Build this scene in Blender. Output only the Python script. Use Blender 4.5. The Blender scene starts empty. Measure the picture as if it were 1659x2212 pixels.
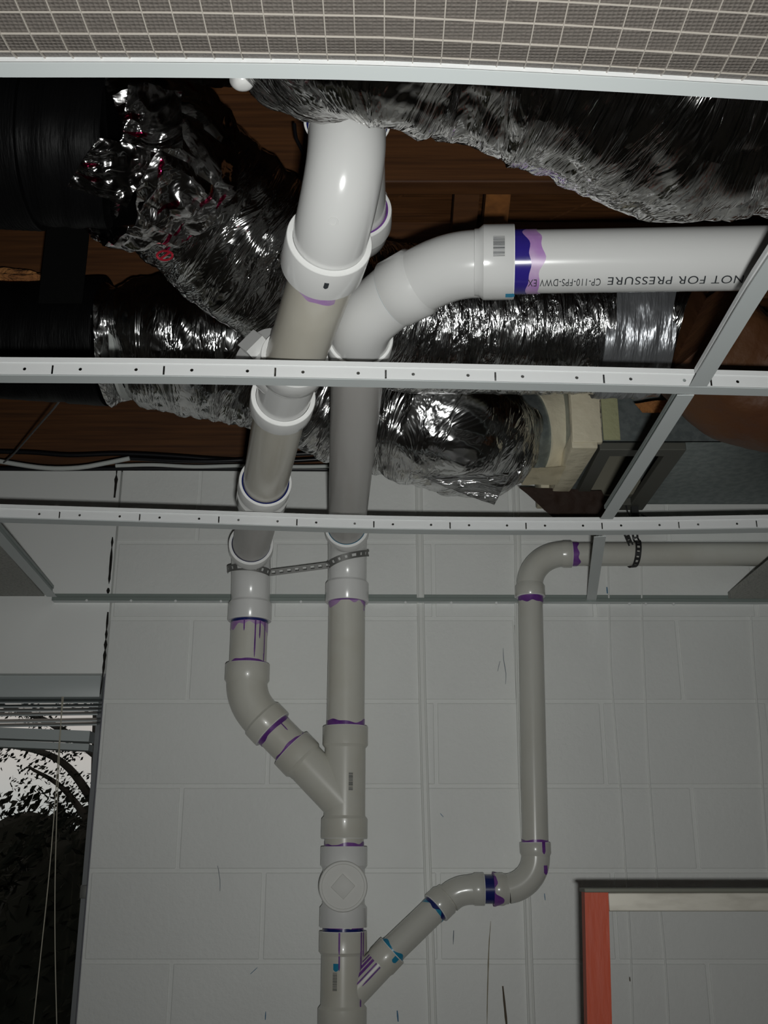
import bpy, bmesh, math, random
from mathutils import Vector, Matrix, noise
R = math.radians
S = bpy.context.scene
COL = S.collection
random.seed(7)

# ------------------------------------------------------------------ camera, world, lights, exposure
CZ = 2.0                       # camera height above the floor
TH = R(18.5)                   # upward tilt
F = 2280.0                     # focal length for a 1659 x 2212 frame
cs, sn = math.cos(TH), math.sin(TH)
cam_d = bpy.data.cameras.new('camera')
cam_d.sensor_fit = 'HORIZONTAL'; cam_d.sensor_width = 36.0; cam_d.lens = 36.0 * F / 1659.0
cam_d.clip_start = 0.02; cam_d.clip_end = 200
cam = bpy.data.objects.new('camera', cam_d); COL.objects.link(cam)
cam.location = (0, 0, CZ); cam.rotation_euler = (R(90) + TH, 0, 0)
S.camera = cam

w = bpy.data.worlds.new('dusk'); S.world = w; w.use_nodes = True
nt = w.node_tree; bg = nt.nodes['Background']
tc = nt.nodes.new('ShaderNodeTexCoord'); sp = nt.nodes.new('ShaderNodeSeparateXYZ'); cr = nt.nodes.new('ShaderNodeValToRGB')
nt.links.new(tc.outputs['Generated'], sp.inputs[0]); nt.links.new(sp.outputs['Z'], cr.inputs[0]); nt.links.new(cr.outputs[0], bg.inputs[0])
cr.color_ramp.elements[0].position = 0.0; cr.color_ramp.elements[0].color = (0.30, 0.33, 0.33, 1)
cr.color_ramp.elements[1].position = 0.30; cr.color_ramp.elements[1].color = (0.30, 0.25, 0.22, 1)
e_ = cr.color_ramp.elements.new(0.09); e_.color = (0.40, 0.37, 0.35, 1)
bg.inputs[1].default_value = 1.35

flash_d = bpy.data.lights.new('camera_flash', 'AREA')
flash_d.shape = 'RECTANGLE'; flash_d.size = 0.034; flash_d.size_y = 0.022
flash_d.energy = 7.1; flash_d.spread = R(118); flash_d.color = (0.985, 1.0, 0.975)
flash = bpy.data.objects.new('camera_flash', flash_d); COL.objects.link(flash)
flash.location = (0.03, -0.01, CZ - 0.055); flash.rotation_euler = (R(90) + TH + R(4), 0, 0)

S.view_settings.view_transform = 'Standard'; S.view_settings.look = 'None'
S.view_settings.exposure = 0.0; S.view_settings.gamma = 1.0; S.view_settings.use_curve_mapping = False
try:
    S.cycles.sample_clamp_indirect = 6.0; S.cycles.blur_glossy = 0.3
    S.cycles.max_bounces = 8
except Exception:
    pass

# ------------------------------------------------------------------ pixel helpers (camera-relative metres -> world)
def V(x, y, z): return Vector((x, y, z + CZ))
def ang(py): return TH + math.atan((1106.0 - py) / F)
def atY(px, py, Y):
    Z = Y * math.tan(ang(py)); d = Y * cs + Z * sn
    return V((px - 829.5) / F * d, Y, Z)
def atZ(px, py, Z):
    Y = Z / math.tan(ang(py)); d = Y * cs + Z * sn
    return V((px - 829.5) / F * d, Y, Z)
def atD(px, py, d):
    v = (1106.0 - py) / F * d
    return V((px - 829.5) / F * d, d * cs - v * sn, d * sn + v * cs)

# ------------------------------------------------------------------ materials
MT = {}
def mat(name, col, rough=0.5, metal=0.0, bump=None, var=None, coat=0.0, spec=0.5):
    """bump=(scale, detail, strength, distance, stretch, use_uv)  var=(scale, colour2, lo, hi, stretch)"""
    m = bpy.data.materials.new(name); m.use_nodes = True; n = m.node_tree; b = n.nodes['Principled BSDF']
    b.inputs['Base Color'].default_value = (*col, 1); b.inputs['Roughness'].default_value = rough
    b.inputs['Metallic'].default_value = metal; b.inputs['Coat Weight'].default_value = coat
    b.inputs['Specular IOR Level'].default_value = spec; b.inputs['Coat Roughness'].default_value = 0.08
    def coords(stretch, uv):
        t = n.nodes.new('ShaderNodeTexCoord'); mp = n.nodes.new('ShaderNodeMapping')
        n.links.new(t.outputs['UV' if uv else 'Object'], mp.inputs[0]); mp.inputs['Scale'].default_value = stretch
        return mp.outputs[0]
    if var:
        vs, c2, lo, hi, st = var
        nz = n.nodes.new('ShaderNodeTexNoise'); nz.inputs['Scale'].default_value = vs; nz.inputs['Detail'].default_value = 5
        n.links.new(coords(st, False), nz.inputs['Vector'])
        r = n.nodes.new('ShaderNodeValToRGB'); r.color_ramp.elements[0].position = lo; r.color_ramp.elements[1].position = hi
        r.color_ramp.elements[0].color = (*col, 1); r.color_ramp.elements[1].color = (*c2, 1)
        n.links.new(nz.outputs[0], r.inputs[0]); n.links.new(r.outputs[0], b.inputs['Base Color'])
    if bump:
        bs, det, strg, dist, st, uv = bump
        nz = n.nodes.new('ShaderNodeTexNoise'); nz.inputs['Scale'].default_value = bs; nz.inputs['Detail'].default_value = det
        n.links.new(coords(st, uv), nz.inputs['Vector'])
        bp = n.nodes.new('ShaderNodeBump'); bp.inputs['Strength'].default_value = strg; bp.inputs['Distance'].default_value = dist
        n.links.new(nz.outputs[0], bp.inputs['Height']); n.links.new(bp.outputs[0], b.inputs['Normal'])
    MT[name] = m
    return m

def foil_mat(name, col, rough, strength, st=(6, 30, 1), dark=0.0, vor=26.0, dist=0.012):
    """crinkled metallised film: stretched folds from noise plus sharp facets from voronoi, in the duct's own UV (metres)"""
    m = bpy.data.materials.new(name); m.use_nodes = True; n = m.node_tree; b = n.nodes['Principled BSDF']
    b.inputs['Base Color'].default_value = (*col, 1); b.inputs['Metallic'].default_value = 1.0; b.inputs['Roughness'].default_value = rough
    t = n.nodes.new('ShaderNodeTexCoord')
    mp = n.nodes.new('ShaderNodeMapping'); n.links.new(t.outputs['UV'], mp.inputs[0]); mp.inputs['Scale'].default_value = st
    mp.inputs['Rotation'].default_value = (0, 0, 0.18)
    nz = n.nodes.new('ShaderNodeTexNoise'); nz.inputs['Scale'].default_value = 1.0; nz.inputs['Detail'].default_value = 4; nz.inputs['Roughness'].default_value = 0.58
    nz.inputs['Distortion'].default_value = 0.9
    n.links.new(mp.outputs[0], nz.inputs['Vector'])
    # fold lines: |noise-0.5|
    ab = n.nodes.new('ShaderNodeMath'); ab.operation = 'SUBTRACT'; ab.inputs[1].default_value = 0.5; n.links.new(nz.outputs[0], ab.inputs[0])
    ab2 = n.nodes.new('ShaderNodeMath'); ab2.operation = 'ABSOLUTE'; n.links.new(ab.outputs[0], ab2.inputs[0])
    vo = n.nodes.new('ShaderNodeTexVoronoi'); vo.inputs['Scale'].default_value = vor; vo.feature = 'F1'
    nw = n.nodes.new('ShaderNodeTexNoise'); nw.inputs['Scale'].default_value = 14
    mp2 = n.nodes.new('ShaderNodeMapping'); mp2.inputs['Scale'].default_value = (0.6, 1.2, 1)
    n.links.new(t.outputs['UV'], mp2.inputs[0]); n.links.new(mp2.outputs[0], nw.inputs['Vector'])
    mx = n.nodes.new('ShaderNodeMix'); mx.data_type = 'VECTOR'; mx.inputs[0].default_value = 0.12
    n.links.new(mp2.outputs[0], mx.inputs[4]); n.links.new(nw.outputs['Color'], mx.inputs[5]); n.links.new(mx.outputs[1], vo.inputs['Vector'])
    ad = n.nodes.new('ShaderNodeMath'); ad.operation = 'MULTIPLY_ADD'; ad.inputs[1].default_value = 0.22
    n.links.new(vo.outputs['Distance'], ad.inputs[0])
    sc = n.nodes.new('ShaderNodeMath'); sc.operation = 'MULTIPLY'; sc.inputs[1].default_value = 1.6; n.links.new(ab2.outputs[0], sc.inputs[0])
    n.links.new(sc.outputs[0], ad.inputs[2])
    bp = n.nodes.new('ShaderNodeBump'); bp.inputs['Strength'].default_value = strength; bp.inputs['Distance'].default_value = dist
    n.links.new(ad.outputs[0], bp.inputs['Height']); n.links.new(bp.outputs[0], b.inputs['Normal'])
    if 'tape' in name:     # red repeated print on the foil tape
        wv = n.nodes.new('ShaderNodeTexNoise'); wv.inputs['Scale'].default_value = 1.0; wv.inputs['Detail'].default_value = 1
        m3 = n.nodes.new('ShaderNodeMapping'); m3.inputs['Scale'].default_value = (16, 60, 1); m3.inputs['Rotation'].default_value = (0, 0, 0.5); n.links.new(t.outputs['UV'], m3.inputs[0]); n.links.new(m3.outputs[0], wv.inputs['Vector'])
        rp = n.nodes.new('ShaderNodeValToRGB'); rp.color_ramp.elements[0].position = 0.62; rp.color_ramp.elements[1].position = 0.65
        rp.color_ramp.elements[0].color = (*col, 1); rp.color_ramp.elements[1].color = (0.50, 0.015, 0.09, 1)
        n.links.new(wv.outputs[0], rp.inputs[0]); n.links.new(rp.outputs[0], b.inputs['Base Color'])
    MT[name] = m
    return m

mat('block_paint', (0.84, 0.85, 0.825), 0.55, bump=(90, 4, 0.25, 0.004, (1, 1, 1), False), var=(2.2, (0.76, 0.77, 0.75), 0.35, 0.75, (1, 1, 1)))
mat('lintel_paint', (0.82, 0.83, 0.81), 0.5, bump=(40, 3, 0.1, 0.003, (1, 1, 1), False))
mat('room_paint', (0.40, 0.39, 0.36), 0.7)
mat('floor_vinyl', (0.24, 0.22, 0.19), 0.5, var=(3, (0.18, 0.165, 0.145), 0.3, 0.7, (1, 1, 1)))
mat('pvc_white', (0.80, 0.80, 0.785), 0.22, bump=(12, 2, 0.05, 0.004, (1, 1, 1), False), coat=0.25)
mat('pvc_bright', (0.70, 0.70, 0.69), 0.19, coat=0.35)
mat('pvc_rim', (0.90, 0.90, 0.885), 0.45)
mat('pvc_cream', (0.62, 0.59, 0.51), 0.28, var=(6, (0.54, 0.50, 0.42), 0.35, 0.75, (2, 0.5, 2)), coat=0.15)
mat('pvc_grey', (0.56, 0.54, 0.52), 0.33, var=(5, (0.50, 0.48, 0.46), 0.35, 0.75, (3, 0.4, 3)))
mat('pvc_old', (0.66, 0.65, 0.585), 0.30, var=(9, (0.60, 0.575, 0.49), 0.45, 0.8, (1, 1, 1)), coat=0.2)
mat('pvc_small', (0.60, 0.595, 0.545), 0.25, var=(8, (0.54, 0.52, 0.45), 0.45, 0.8, (1, 1, 0.5)), coat=0.2)
mat('primer_purple', (0.13, 0.035, 0.24), 0.3, var=(40, (0.24, 0.09, 0.36), 0.35, 0.7, (1, 1, 1)))
mat('primer_light', (0.42, 0.22, 0.52), 0.35, var=(30, (0.55, 0.40, 0.60), 0.35, 0.7, (1, 1, 1)))
mat('cement_blue', (0.012, 0.02, 0.14), 0.25)
mat('cement_violet', (0.03, 0.02, 0.22), 0.2)
mat('pvc_matte', (0.72, 0.715, 0.68), 0.55)
mat('cement_teal', (0.02, 0.25, 0.42), 0.3)
mat('ink', (0.03, 0.035, 0.04), 0.6)
mat('ink_grey', (0.12, 0.12, 0.12), 0.6)
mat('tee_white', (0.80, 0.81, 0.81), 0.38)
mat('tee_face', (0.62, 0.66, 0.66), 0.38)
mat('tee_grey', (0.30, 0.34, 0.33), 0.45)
mat('angle_grey', (0.23, 0.27, 0.25), 0.5)
mat('tile_face', (0.42, 0.42, 0.39), 0.85, bump=(120, 4, 0.5, 0.004, (1, 1, 1), False), var=(160, (0.30, 0.30, 0.28), 0.5, 0.65, (1, 1, 1)))
mat('tile_edge', (0.38, 0.36, 0.31), 0.9)
foil_mat('foil_big', (0.52, 0.51, 0.50), 0.12, 0.9, st=(5, 34, 1), vor=26)
foil_mat('foil_diag', (0.60, 0.60, 0.59), 0.15, 0.85, st=(7, 28, 1), vor=30)
foil_mat('foil_fine', (0.64, 0.64, 0.64), 0.19, 1.0, st=(9, 44, 1), vor=50, dist=0.008)
foil_mat('foil_low', (0.64, 0.64, 0.64), 0.16, 0.75, st=(6, 26, 1), vor=24)
foil_mat('foil_tape_crumpled', (0.56, 0.55, 0.55), 0.13, 0.6, st=(10, 10, 1), vor=17)
mat('duct_tape', (0.34, 0.35, 0.37), 0.33, 0.75, bump=(8, 4, 0.6, 0.02, (1, 6, 1), True))
mat('black_jacket', (0.003, 0.003, 0.0033), 0.5, bump=(1, 3, 0.35, 0.004, (30, 260, 1), True), spec=0.12)
mat('black_strap', (0.004, 0.004, 0.004), 0.8, spec=0.1)
mat('galvanized', (0.36, 0.40, 0.40), 0.42, 0.8, var=(60, (0.27, 0.31, 0.31), 0.4, 0.6, (1, 1, 1)))
mat('dark_metal', (0.10, 0.10, 0.085), 0.6, 0.2)
mat('duct_liner', (0.19, 0.18, 0.14), 0.9)
mat('mastic', (0.66, 0.60, 0.45), 0.65, bump=(25, 4, 0.5, 0.01, (1, 1, 1), False), var=(9, (0.55, 0.48, 0.33), 0.5, 0.75, (1, 1, 1)))
mat('rust', (0.38, 0.15, 0.04), 0.8, var=(60, (0.55, 0.30, 0.12), 0.4, 0.6, (1, 1, 1)))
mat('yellow_wrap', (0.35, 0.35, 0.20), 0.8, bump=(80, 4, 0.5, 0.005, (1, 1, 1), False))
mat('kraft', (0.10, 0.040, 0.013), 0.6, bump=(9, 5, 0.5, 0.03, (1, 1, 1), False), var=(7, (0.09, 0.03, 0.01), 0.4, 0.7, (1, 1, 1)))
mat('kraft_dark', (0.05, 0.024, 0.014), 0.7, bump=(12, 5, 0.5, 0.02, (1, 1, 1), False))
mat('fiberglass', (0.50, 0.22, 0.07), 0.9, bump=(60, 5, 0.9, 0.02, (1, 1, 1), False), var=(25, (0.25, 0.09, 0.03), 0.4, 0.7, (1, 1, 1)))
mat('wood_deck', (0.15, 0.058, 0.018), 0.6, bump=(5, 5, 0.2, 0.005, (1, 20, 1), False), var=(4, (0.07, 0.026, 0.008), 0.35, 0.7, (2, 30, 2)))
mat('wood_joist', (0.13, 0.050, 0.015), 0.6, var=(4, (0.06, 0.022, 0.007), 0.3, 0.7, (1, 8, 30)))
mat('wood_brace', (0.32, 0.12, 0.028), 0.6, var=(4, (0.13, 0.05, 0.014), 0.3, 0.7, (8, 8, 8)))
mat('strap_steel', (0.25, 0.25, 0.24), 0.5, 0.6)
mat('strap_black', (0.02, 0.02, 0.02), 0.5)
mat('cable_white', (0.55, 0.57, 0.55), 0.5)
mat('cable_black', (0.008, 0.008, 0.010), 0.35)
mat('raceway_paint', (0.78, 0.79, 0.76), 0.5)
mat('caulk_crack', (0.012, 0.010, 0.008), 0.95)
mat('stain_brown', (0.28, 0.25, 0.18), 0.8)
mat('stain_dark', (0.10, 0.075, 0.05), 0.8)
mat('mark_blue', (0.03, 0.15, 0.28), 0.6)
mat('mark_grey', (0.20, 0.23, 0.26), 0.7)
mat('window_metal', (0.23, 0.24, 0.25), 0.35, 0.0)
mat('window_jamb', (0.16, 0.16, 0.19), 0.6)
mat('blind_slat', (0.48, 0.52, 0.52), 0.4)
mat('blind_cord', (0.50, 0.47, 0.38), 0.7)
mat('ladder_orange', (0.52, 0.068, 0.02), 0.55, bump=(90, 3, 0.3, 0.003, (1, 1, 0.2), False), var=(30, (0.50, 0.07, 0.025), 0.4, 0.7, (4, 4, 0.6)))
mat('ladder_alu', (0.60, 0.57, 0.50), 0.5, 0.35, var=(30, (0.45, 0.42, 0.36), 0.45, 0.75, (0.5, 2, 2)))
mat('ladder_top', (0.16, 0.16, 0.13), 0.6)
mat('foot_rubber', (0.02, 0.02, 0.02), 0.8)
mat('leaf_dark', (0.007, 0.009, 0.006), 0.8, spec=0.15)
mat('bark', (0.020, 0.017, 0.014), 0.9)
mat('grass', (0.020, 0.028, 0.014), 0.9)
mat('red_print', (0.42, 0.02, 0.04), 0.35, 0.3)

# diffuser acrylic with fine prismatic surface
m = mat('lens_acrylic', (0.33, 0.295, 0.265), 0.22, coat=0.3)
n = m.node_tree; b = n.nodes['Principled BSDF']
t = n.nodes.new('ShaderNodeTexCoord'); vo = n.nodes.new('ShaderNodeTexVoronoi'); vo.inputs['Scale'].default_value = 260; vo.inputs['Randomness'].default_value = 0.15
bp = n.nodes.new('ShaderNodeBump'); bp.inputs['Strength'].default_value = 0.7; bp.inputs['Distance'].default_value = 0.003
n.links.new(t.outputs['Object'], vo.inputs['Vector']); n.links.new(vo.outputs['Distance'], bp.inputs['Height']); n.links.new(bp.outputs[0], b.inputs['Normal'])
mat('lens_rib', (0.50, 0.46, 0.41), 0.25, coat=0.3)
m = bpy.data.materials.new('glass'); m.use_nodes = True; b = m.node_tree.nodes['Principled BSDF']
b.inputs['Transmission Weight'].default_value = 1; b.inputs['Roughness'].default_value = 0.0; b.inputs['IOR'].default_value = 1.45
b.inputs['Base Color'].default_value = (0.9, 0.93, 0.92, 1); MT['glass'] = m

# ------------------------------------------------------------------ object helpers
WL = {}     # world location of each object origin
def empty(name, loc, label, cat, group=None):
    o = bpy.data.objects.new(name, None); COL.objects.link(o); o.location = loc; o.empty_display_size = 0.05
    WL[o.name] = Vector(loc); o['label'] = label; o['category'] = cat
    if group: o['group'] = group
    return o
def obj(name, bm, material, parent=None, smooth=True, sharp=38):
    if smooth:
        bm.normal_update()
        for f in bm.faces: f.smooth = True
        for e in bm.edges:
            if len(e.link_faces) == 2 and e.calc_face_angle(0) > R(sharp): e.smooth = False
    if parent is not None:
        off = WL[parent.name]
    else:
        xs = [v.co for v in bm.verts]
        lo = Vector((min(c.x for c in xs), min(c.y for c in xs), min(c.z for c in xs)))
        hi = Vector((max(c.x for c in xs), max(c.y for c in xs), max(c.z for c in xs)))
        off = Vector(((lo.x + hi.x) / 2, (lo.y + hi.y) / 2, lo.z))
    bmesh.ops.translate(bm, verts=bm.verts, vec=-off)
    me = bpy.data.meshes.new(name); bm.to_mesh(me); bm.free()
    for mm in (material if isinstance(material, (list, tuple)) else [material]): me.materials.append(MT[mm])
    o = bpy.data.objects.new(name, me); COL.objects.link(o)
    if parent is not None: o.parent = parent
    else: o.location = off
    WL[o.name] = off.copy()
    return o
def tag(o, label=None, cat=None, group=None, kind=None):
    if label: o['label'] = label
    if cat: o['category'] = cat
    if group: o['group'] = group
    if kind: o['kind'] = kind
    return o
def struct(o, label=None):
    return tag(o, label, None, None, 'structure')
def uvl(bm): return bm.loops.layers.uv.verify()

def add_box(bm, lo, hi, bev=0.0, mi=0):
    vs = [bm.verts.new((x, y, z)) for x in (lo[0], hi[0]) for y in (lo[1], hi[1]) for z in (lo[2], hi[2])]
    fs = []
    for q in ((0, 1, 3, 2), (4, 6, 7, 5), (0, 4, 5, 1), (2, 3, 7, 6), (0, 2, 6, 4), (1, 5, 7, 3)):
        f = bm.faces.new([vs[i] for i in q]); f.material_index = mi; fs.append(f)
    if bev > 0:
        es = list({e for f in fs for e in f.edges})
        bmesh.ops.bevel(bm, geom=es, offset=bev, segments=2, affect='EDGES', profile=0.5)
def box(lo, hi, bev=0.0):
    bm = bmesh.new(); add_box(bm, lo, hi, bev); return bm
def add_bar(bm, a, b, w, h, up=Vector((0, 0, 1)), mi=0):
    a = Vector(a); b = Vector(b); d = (b - a).normalized(); s = d.cross(up).normalized(); u = s.cross(d)
    r = []
    for p in (a, b):
        r.append([bm.verts.new(p + s * (i * w / 2) + u * (j * h / 2)) for i, j in ((-1, -1), (1, -1), (1, 1), (-1, 1))])
    for k in range(4):
        f = bm.faces.new((r[0][k], r[0][(k + 1) % 4], r[1][(k + 1) % 4], r[1][k])); f.material_index = mi
    bm.faces.new(r[0][::-1]).material_index = mi; bm.faces.new(r[1]).material_index = mi
def bar(a, b, w, h, up=Vector((0, 0, 1))):
    bm = bmesh.new(); add_bar(bm, a, b, w, h, up); return bm

def catmull(pts, step=0.01):
    P = [Vector(p) for p in pts]
    P = [P[0] * 2 - P[1]] + P + [P[-1] * 2 - P[-2]]
    out = []
    for i in range(1, len(P) - 2):
        L = (P[i + 1] - P[i]).length; k = max(2, int(L / step))
        for j in range(k):
            t = j / k
            out.append(0.5 * ((2 * P[i]) + (-P[i - 1] + P[i + 1]) * t + (2 * P[i - 1] - 5 * P[i] + 4 * P[i + 1] - P[i + 2]) * t * t
                              + (-P[i - 1] + 3 * P[i] - 3 * P[i + 1] + P[i + 2]) * t ** 3))
    out.append(P[-2]); return out

def frames(path, ref=Vector((0, -1, 0.35))):
    """tangent, u (towards the room), w for each point"""
    out = []; u = None
    for i, p in enumerate(path):
        a = path[max(0, i - 1)]; c = path[min(len(path) - 1, i + 1)]; t = (c - a).normalized()
        if u is None:
            u = ref - t * ref.dot(t)
            if u.length < 0.05: u = Vector((0, 0, 1)) - t * t.z
        else: u = u - t * u.dot(t)
        u.normalize(); out.append((t, u.copy(), t.cross(u)))
    return out

def sweep(path, rad, n=40, cap=True, uvs=False, bm=None, ref=Vector((0, -1, 0.35))):
    """rad: number, list per station, or f(s, theta, i) -> radius"""
    bm = bm or bmesh.new(); fr = frames(path, ref); s = 0.0; rings = []; ss = []
    for i, p in enumerate(path):
        if i: s += (path[i] - path[i - 1]).length
        ss.append(s); t, u, w_ = fr[i]; ring = []
        for k in range(n):
            th = 2 * math.pi * k / n
            r = rad(s, th, i) if callable(rad) else (rad[i] if isinstance(rad, list) else rad)
            ring.append(bm.verts.new(p + (u * math.cos(th) + w_ * math.sin(th)) * r))
        rings.append(ring)
    uv = uvl(bm) if uvs else None
    r0 = 0.13
    for i in range(len(path) - 1):
        for k in range(n):
            f = bm.faces.new((rings[i][k], rings[i][(k + 1) % n], rings[i + 1][(k + 1) % n], rings[i + 1][k]))
            if uvs:
                c = [(k, i), (k + 1, i), (k + 1, i + 1), (k, i + 1)]
                for l, (kk, ii) in zip(f.loops, c): l[uv].uv = (2 * math.pi * kk / n * r0, ss[ii])
    if cap:
        bm.faces.new(rings[0][::-1]); bm.faces.new(rings[-1])
    return bm

def lathe(p0, d, prof, n=56, bm=None, closed=False, mi=None):
    """prof: list of (s, r) along direction d from p0"""
    bm = bm or bmesh.new(); d = Vector(d).normalized(); p0 = Vector(p0); ref = Vector((0, -1, 0.35)); u = ref - d * ref.dot(d)
    if u.length < 0.2: u = Vector((0, 0, 1)) - d * d.z
    u.normalize(); w_ = d.cross(u); rings = []
    for s, r in prof:
        if r < 1e-6: rings.append([bm.verts.new(p0 + d * s)])
        else: rings.append([bm.verts.new(p0 + d * s + (u * math.cos(2 * math.pi * k / n) + w_ * math.sin(2 * math.pi * k / n)) * r) for k in range(n)])
    for i in range(len(rings) - 1):
        a, b_ = rings[i], rings[i + 1]
        for k in range(n):
            k2 = (k + 1) % n
            if len(a) == 1 and len(b_) == 1: continue
            if len(a) == 1: f = bm.faces.new((a[0], b_[k2], b_[k]))
            elif len(b_) == 1: f = bm.faces.new((a[k], a[k2], b_[0]))
            else: f = bm.faces.new((a[k], a[k2], b_[k2], b_[k]))
            if mi: f.material_index = mi[i]
    return bm

def arc(a, ta, b, tb, n=18):
    """smooth hermite bend from a (tangent ta) to b (tangent tb)"""
    a, b, ta, tb = Vector(a), Vector(b), Vector(ta).normalized(), Vector(tb).normalized(); L = (b - a).length * 1.15; out = []
    for i in range(n + 1):
        t = i / n; h1 = 2 * t ** 3 - 3 * t * t + 1; h2 = t ** 3 - 2 * t * t + t; h3 = -2 * t ** 3 + 3 * t * t; h4 = t ** 3 - t * t
        out.append(a * h1 + ta * L * h2 + b * h3 + tb * L * h4)
    return out

R3, R3F, R3H = 0.0445, 0.0475, 0.0530      # 3 inch pipe, fitting body, hub
R2, R2F, R2H = 0.0302, 0.0325, 0.0365      # 2 inch

def hub(mouth, d_in, r_out, r_body, L=0.042, r_in=None, bm=None):
    """hub ring: mouth face at 'mouth', going along d_in into the fitting; face index 1 = rim"""
    r_in = r_in or (r_out - 0.0078)
    prof = [(0.030, r_in - 0.001), (0.0, r_in), (0.0, r_out - 0.0008), (0.0012, r_out), (L - 0.001, r_out), (L + 0.006, r_body), (L + 0.012, r_body - 0.0006)]
    return lathe(mouth, d_in, prof, bm=bm, mi=[0, 1, 1, 0, 0, 0])

def patch(p0, d, r, s_of, th0, th1, n=40, m=3):
    """thin film on a pipe: s_of(theta)->(s0,s1)"""
    bm = bmesh.new(); d = Vector(d).normalized(); ref = Vector((0, -1, 0.35)); u = ref - d * ref.dot(d)
    if u.length < 0.2: u = Vector((0, 0, 1)) - d * d.z
    u.normalize(); w_ = d.cross(u); g = []
    for k in range(n + 1):
        th = th0 + (th1 - th0) * k / n; s0, s1 = s_of(th)
        g.append([[bm.verts.new(Vector(p0) + d * (s0 + (s1 - s0) * j / m) + (u * math.cos(th) + w_ * math.sin(th)) * rr) for j in range(m + 1)] for rr in (r - 0.0002, r + 0.0007)])
    for k in range(n):
        for j in range(m):
            a, b_ = g[k], g[k + 1]
            bm.faces.new((a[1][j], a[1][j + 1], b_[1][j + 1], b_[1][j]))
        for q in (0, m):
            bm.faces.new((g[k][0][q], g[k][1][q], g[k + 1][1][q], g[k + 1][0][q]))
    return bm
def band(name, mouth, d_out, r, L, material, parent, jag=0.35, seed=0, th0=0.0, th1=2 * math.pi, start=-0.001, label=None):
    f = lambda th: (start, max(0.0008, L * (1 + jag * (2 * noise.noise(Vector((math.cos(th) * 1.7, math.sin(th) * 1.7, seed * 3.1)))))))
    o = obj(name, patch(mouth, d_out, r, f, th0, th1, 60), material, parent)
    if label: o['label'] = label
    return o
def drip(mouth, d_out, r, th, L, wd, material, parent, name='primer_drip', s0=0.0):
    hw = wd / r / 2
    f = lambda t: (s0, s0 + L * (1 - 0.25 * abs((t - th) / hw) ** 2))
    return obj(name, patch(mouth, d_out, r + 0.0004, f, th - hw, th + hw, 4, 6), material, parent)

# ================================================================== ROOM
WY = 2.60
# far wall: painted blocks with shallow joints, window opening on the left
WTOP = 0.9894; XR = 3.0; XE = -0.688
rows = [0.9894, 0.788, 0.588, 0.381, 0.1795, -0.0122, -0.208, -0.411, -0.614, -0.817, -1.02, -1.223, -1.426, -1.629, -1.832, -2.0]
bm = bmesh.new()
J = 0.0045
for i in range(len(rows) - 1):
    zt, zb = rows[i], rows[i + 1]
    x = -0.483 - (0 if i % 2 == 0 else -0.203) - 0.406 * 8
    while x < XR:
        x0, x1 = x, x + 0.406; x += 0.406
        for (lim0, lim1) in ([(XE, XR)] if zb > -0.82 else [(-3.0, XR)]):
            a, b_ = max(x0, lim0), min(x1, lim1)
            if b_ - a < 0.03: continue
            ja = 0 if a == XE else J
            add_box(bm, (a + ja, WY, zb + J + CZ), (b_ - J, WY + 0.01, zt - (J if i else 0) + CZ), 0.0022)
add_box(bm, (XE, WY + 0.0032, 0.0), (XR, WY + 0.19, WTOP + CZ - 0.001))
add_box(bm, (-3.0, WY + 0.0032, 0.0), (XE, WY + 0.19, CZ - 0.817))
add_box(bm, (-3.0, WY + 0.0032, CZ - 0.818), (-2.0, WY + 0.19, CZ + 0.449))
wall = struct(obj('wall_far', bm, 'block_paint', smooth=False), 'white painted concrete block wall behind the pipes')

def wall_mark(name, pts, material, wd=0.004, jitter=0.3):
    """thin irregular painted / dirty streak along pixels on the wall"""
    P = [atY(px, py, WY - 0.0012) for px, py in pts]; path = catmull(P, 0.012); bmm = bmesh.new(); prev = None
    for i, p in enumerate(path):
        k = wd * 0.5 * (1 + jitter * 2 * noise.noise(p * 60)) * (0.35 + 0.65 * math.sin(math.pi * min(1, max(0, (i + 0.5) / len(path)))))
        a = path[max(0, i - 1)]; c = path[min(len(path) - 1, i + 1)]; t_ = (c - a).normalized(); s_ = Vector((t_.z, 0, -t_.x))
        cur = [bmm.verts.new(p + s_ * k), bmm.verts.new(p - s_ * k), bmm.verts.new(p + s_ * k + Vector((0, 0.0026, 0))), bmm.verts.new(p - s_ * k + Vector((0, 0.0026, 0)))]
        if prev:
            bmm.faces.new((prev[0], prev[1], cur[1], cur[0])); bmm.faces.new((prev[0], cur[0], cur[2], prev[2])); bmm.faces.new((prev[1], prev[3], cur[3], cur[1]))
        prev = cur
    return obj(name, bmm, material, wall)
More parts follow.
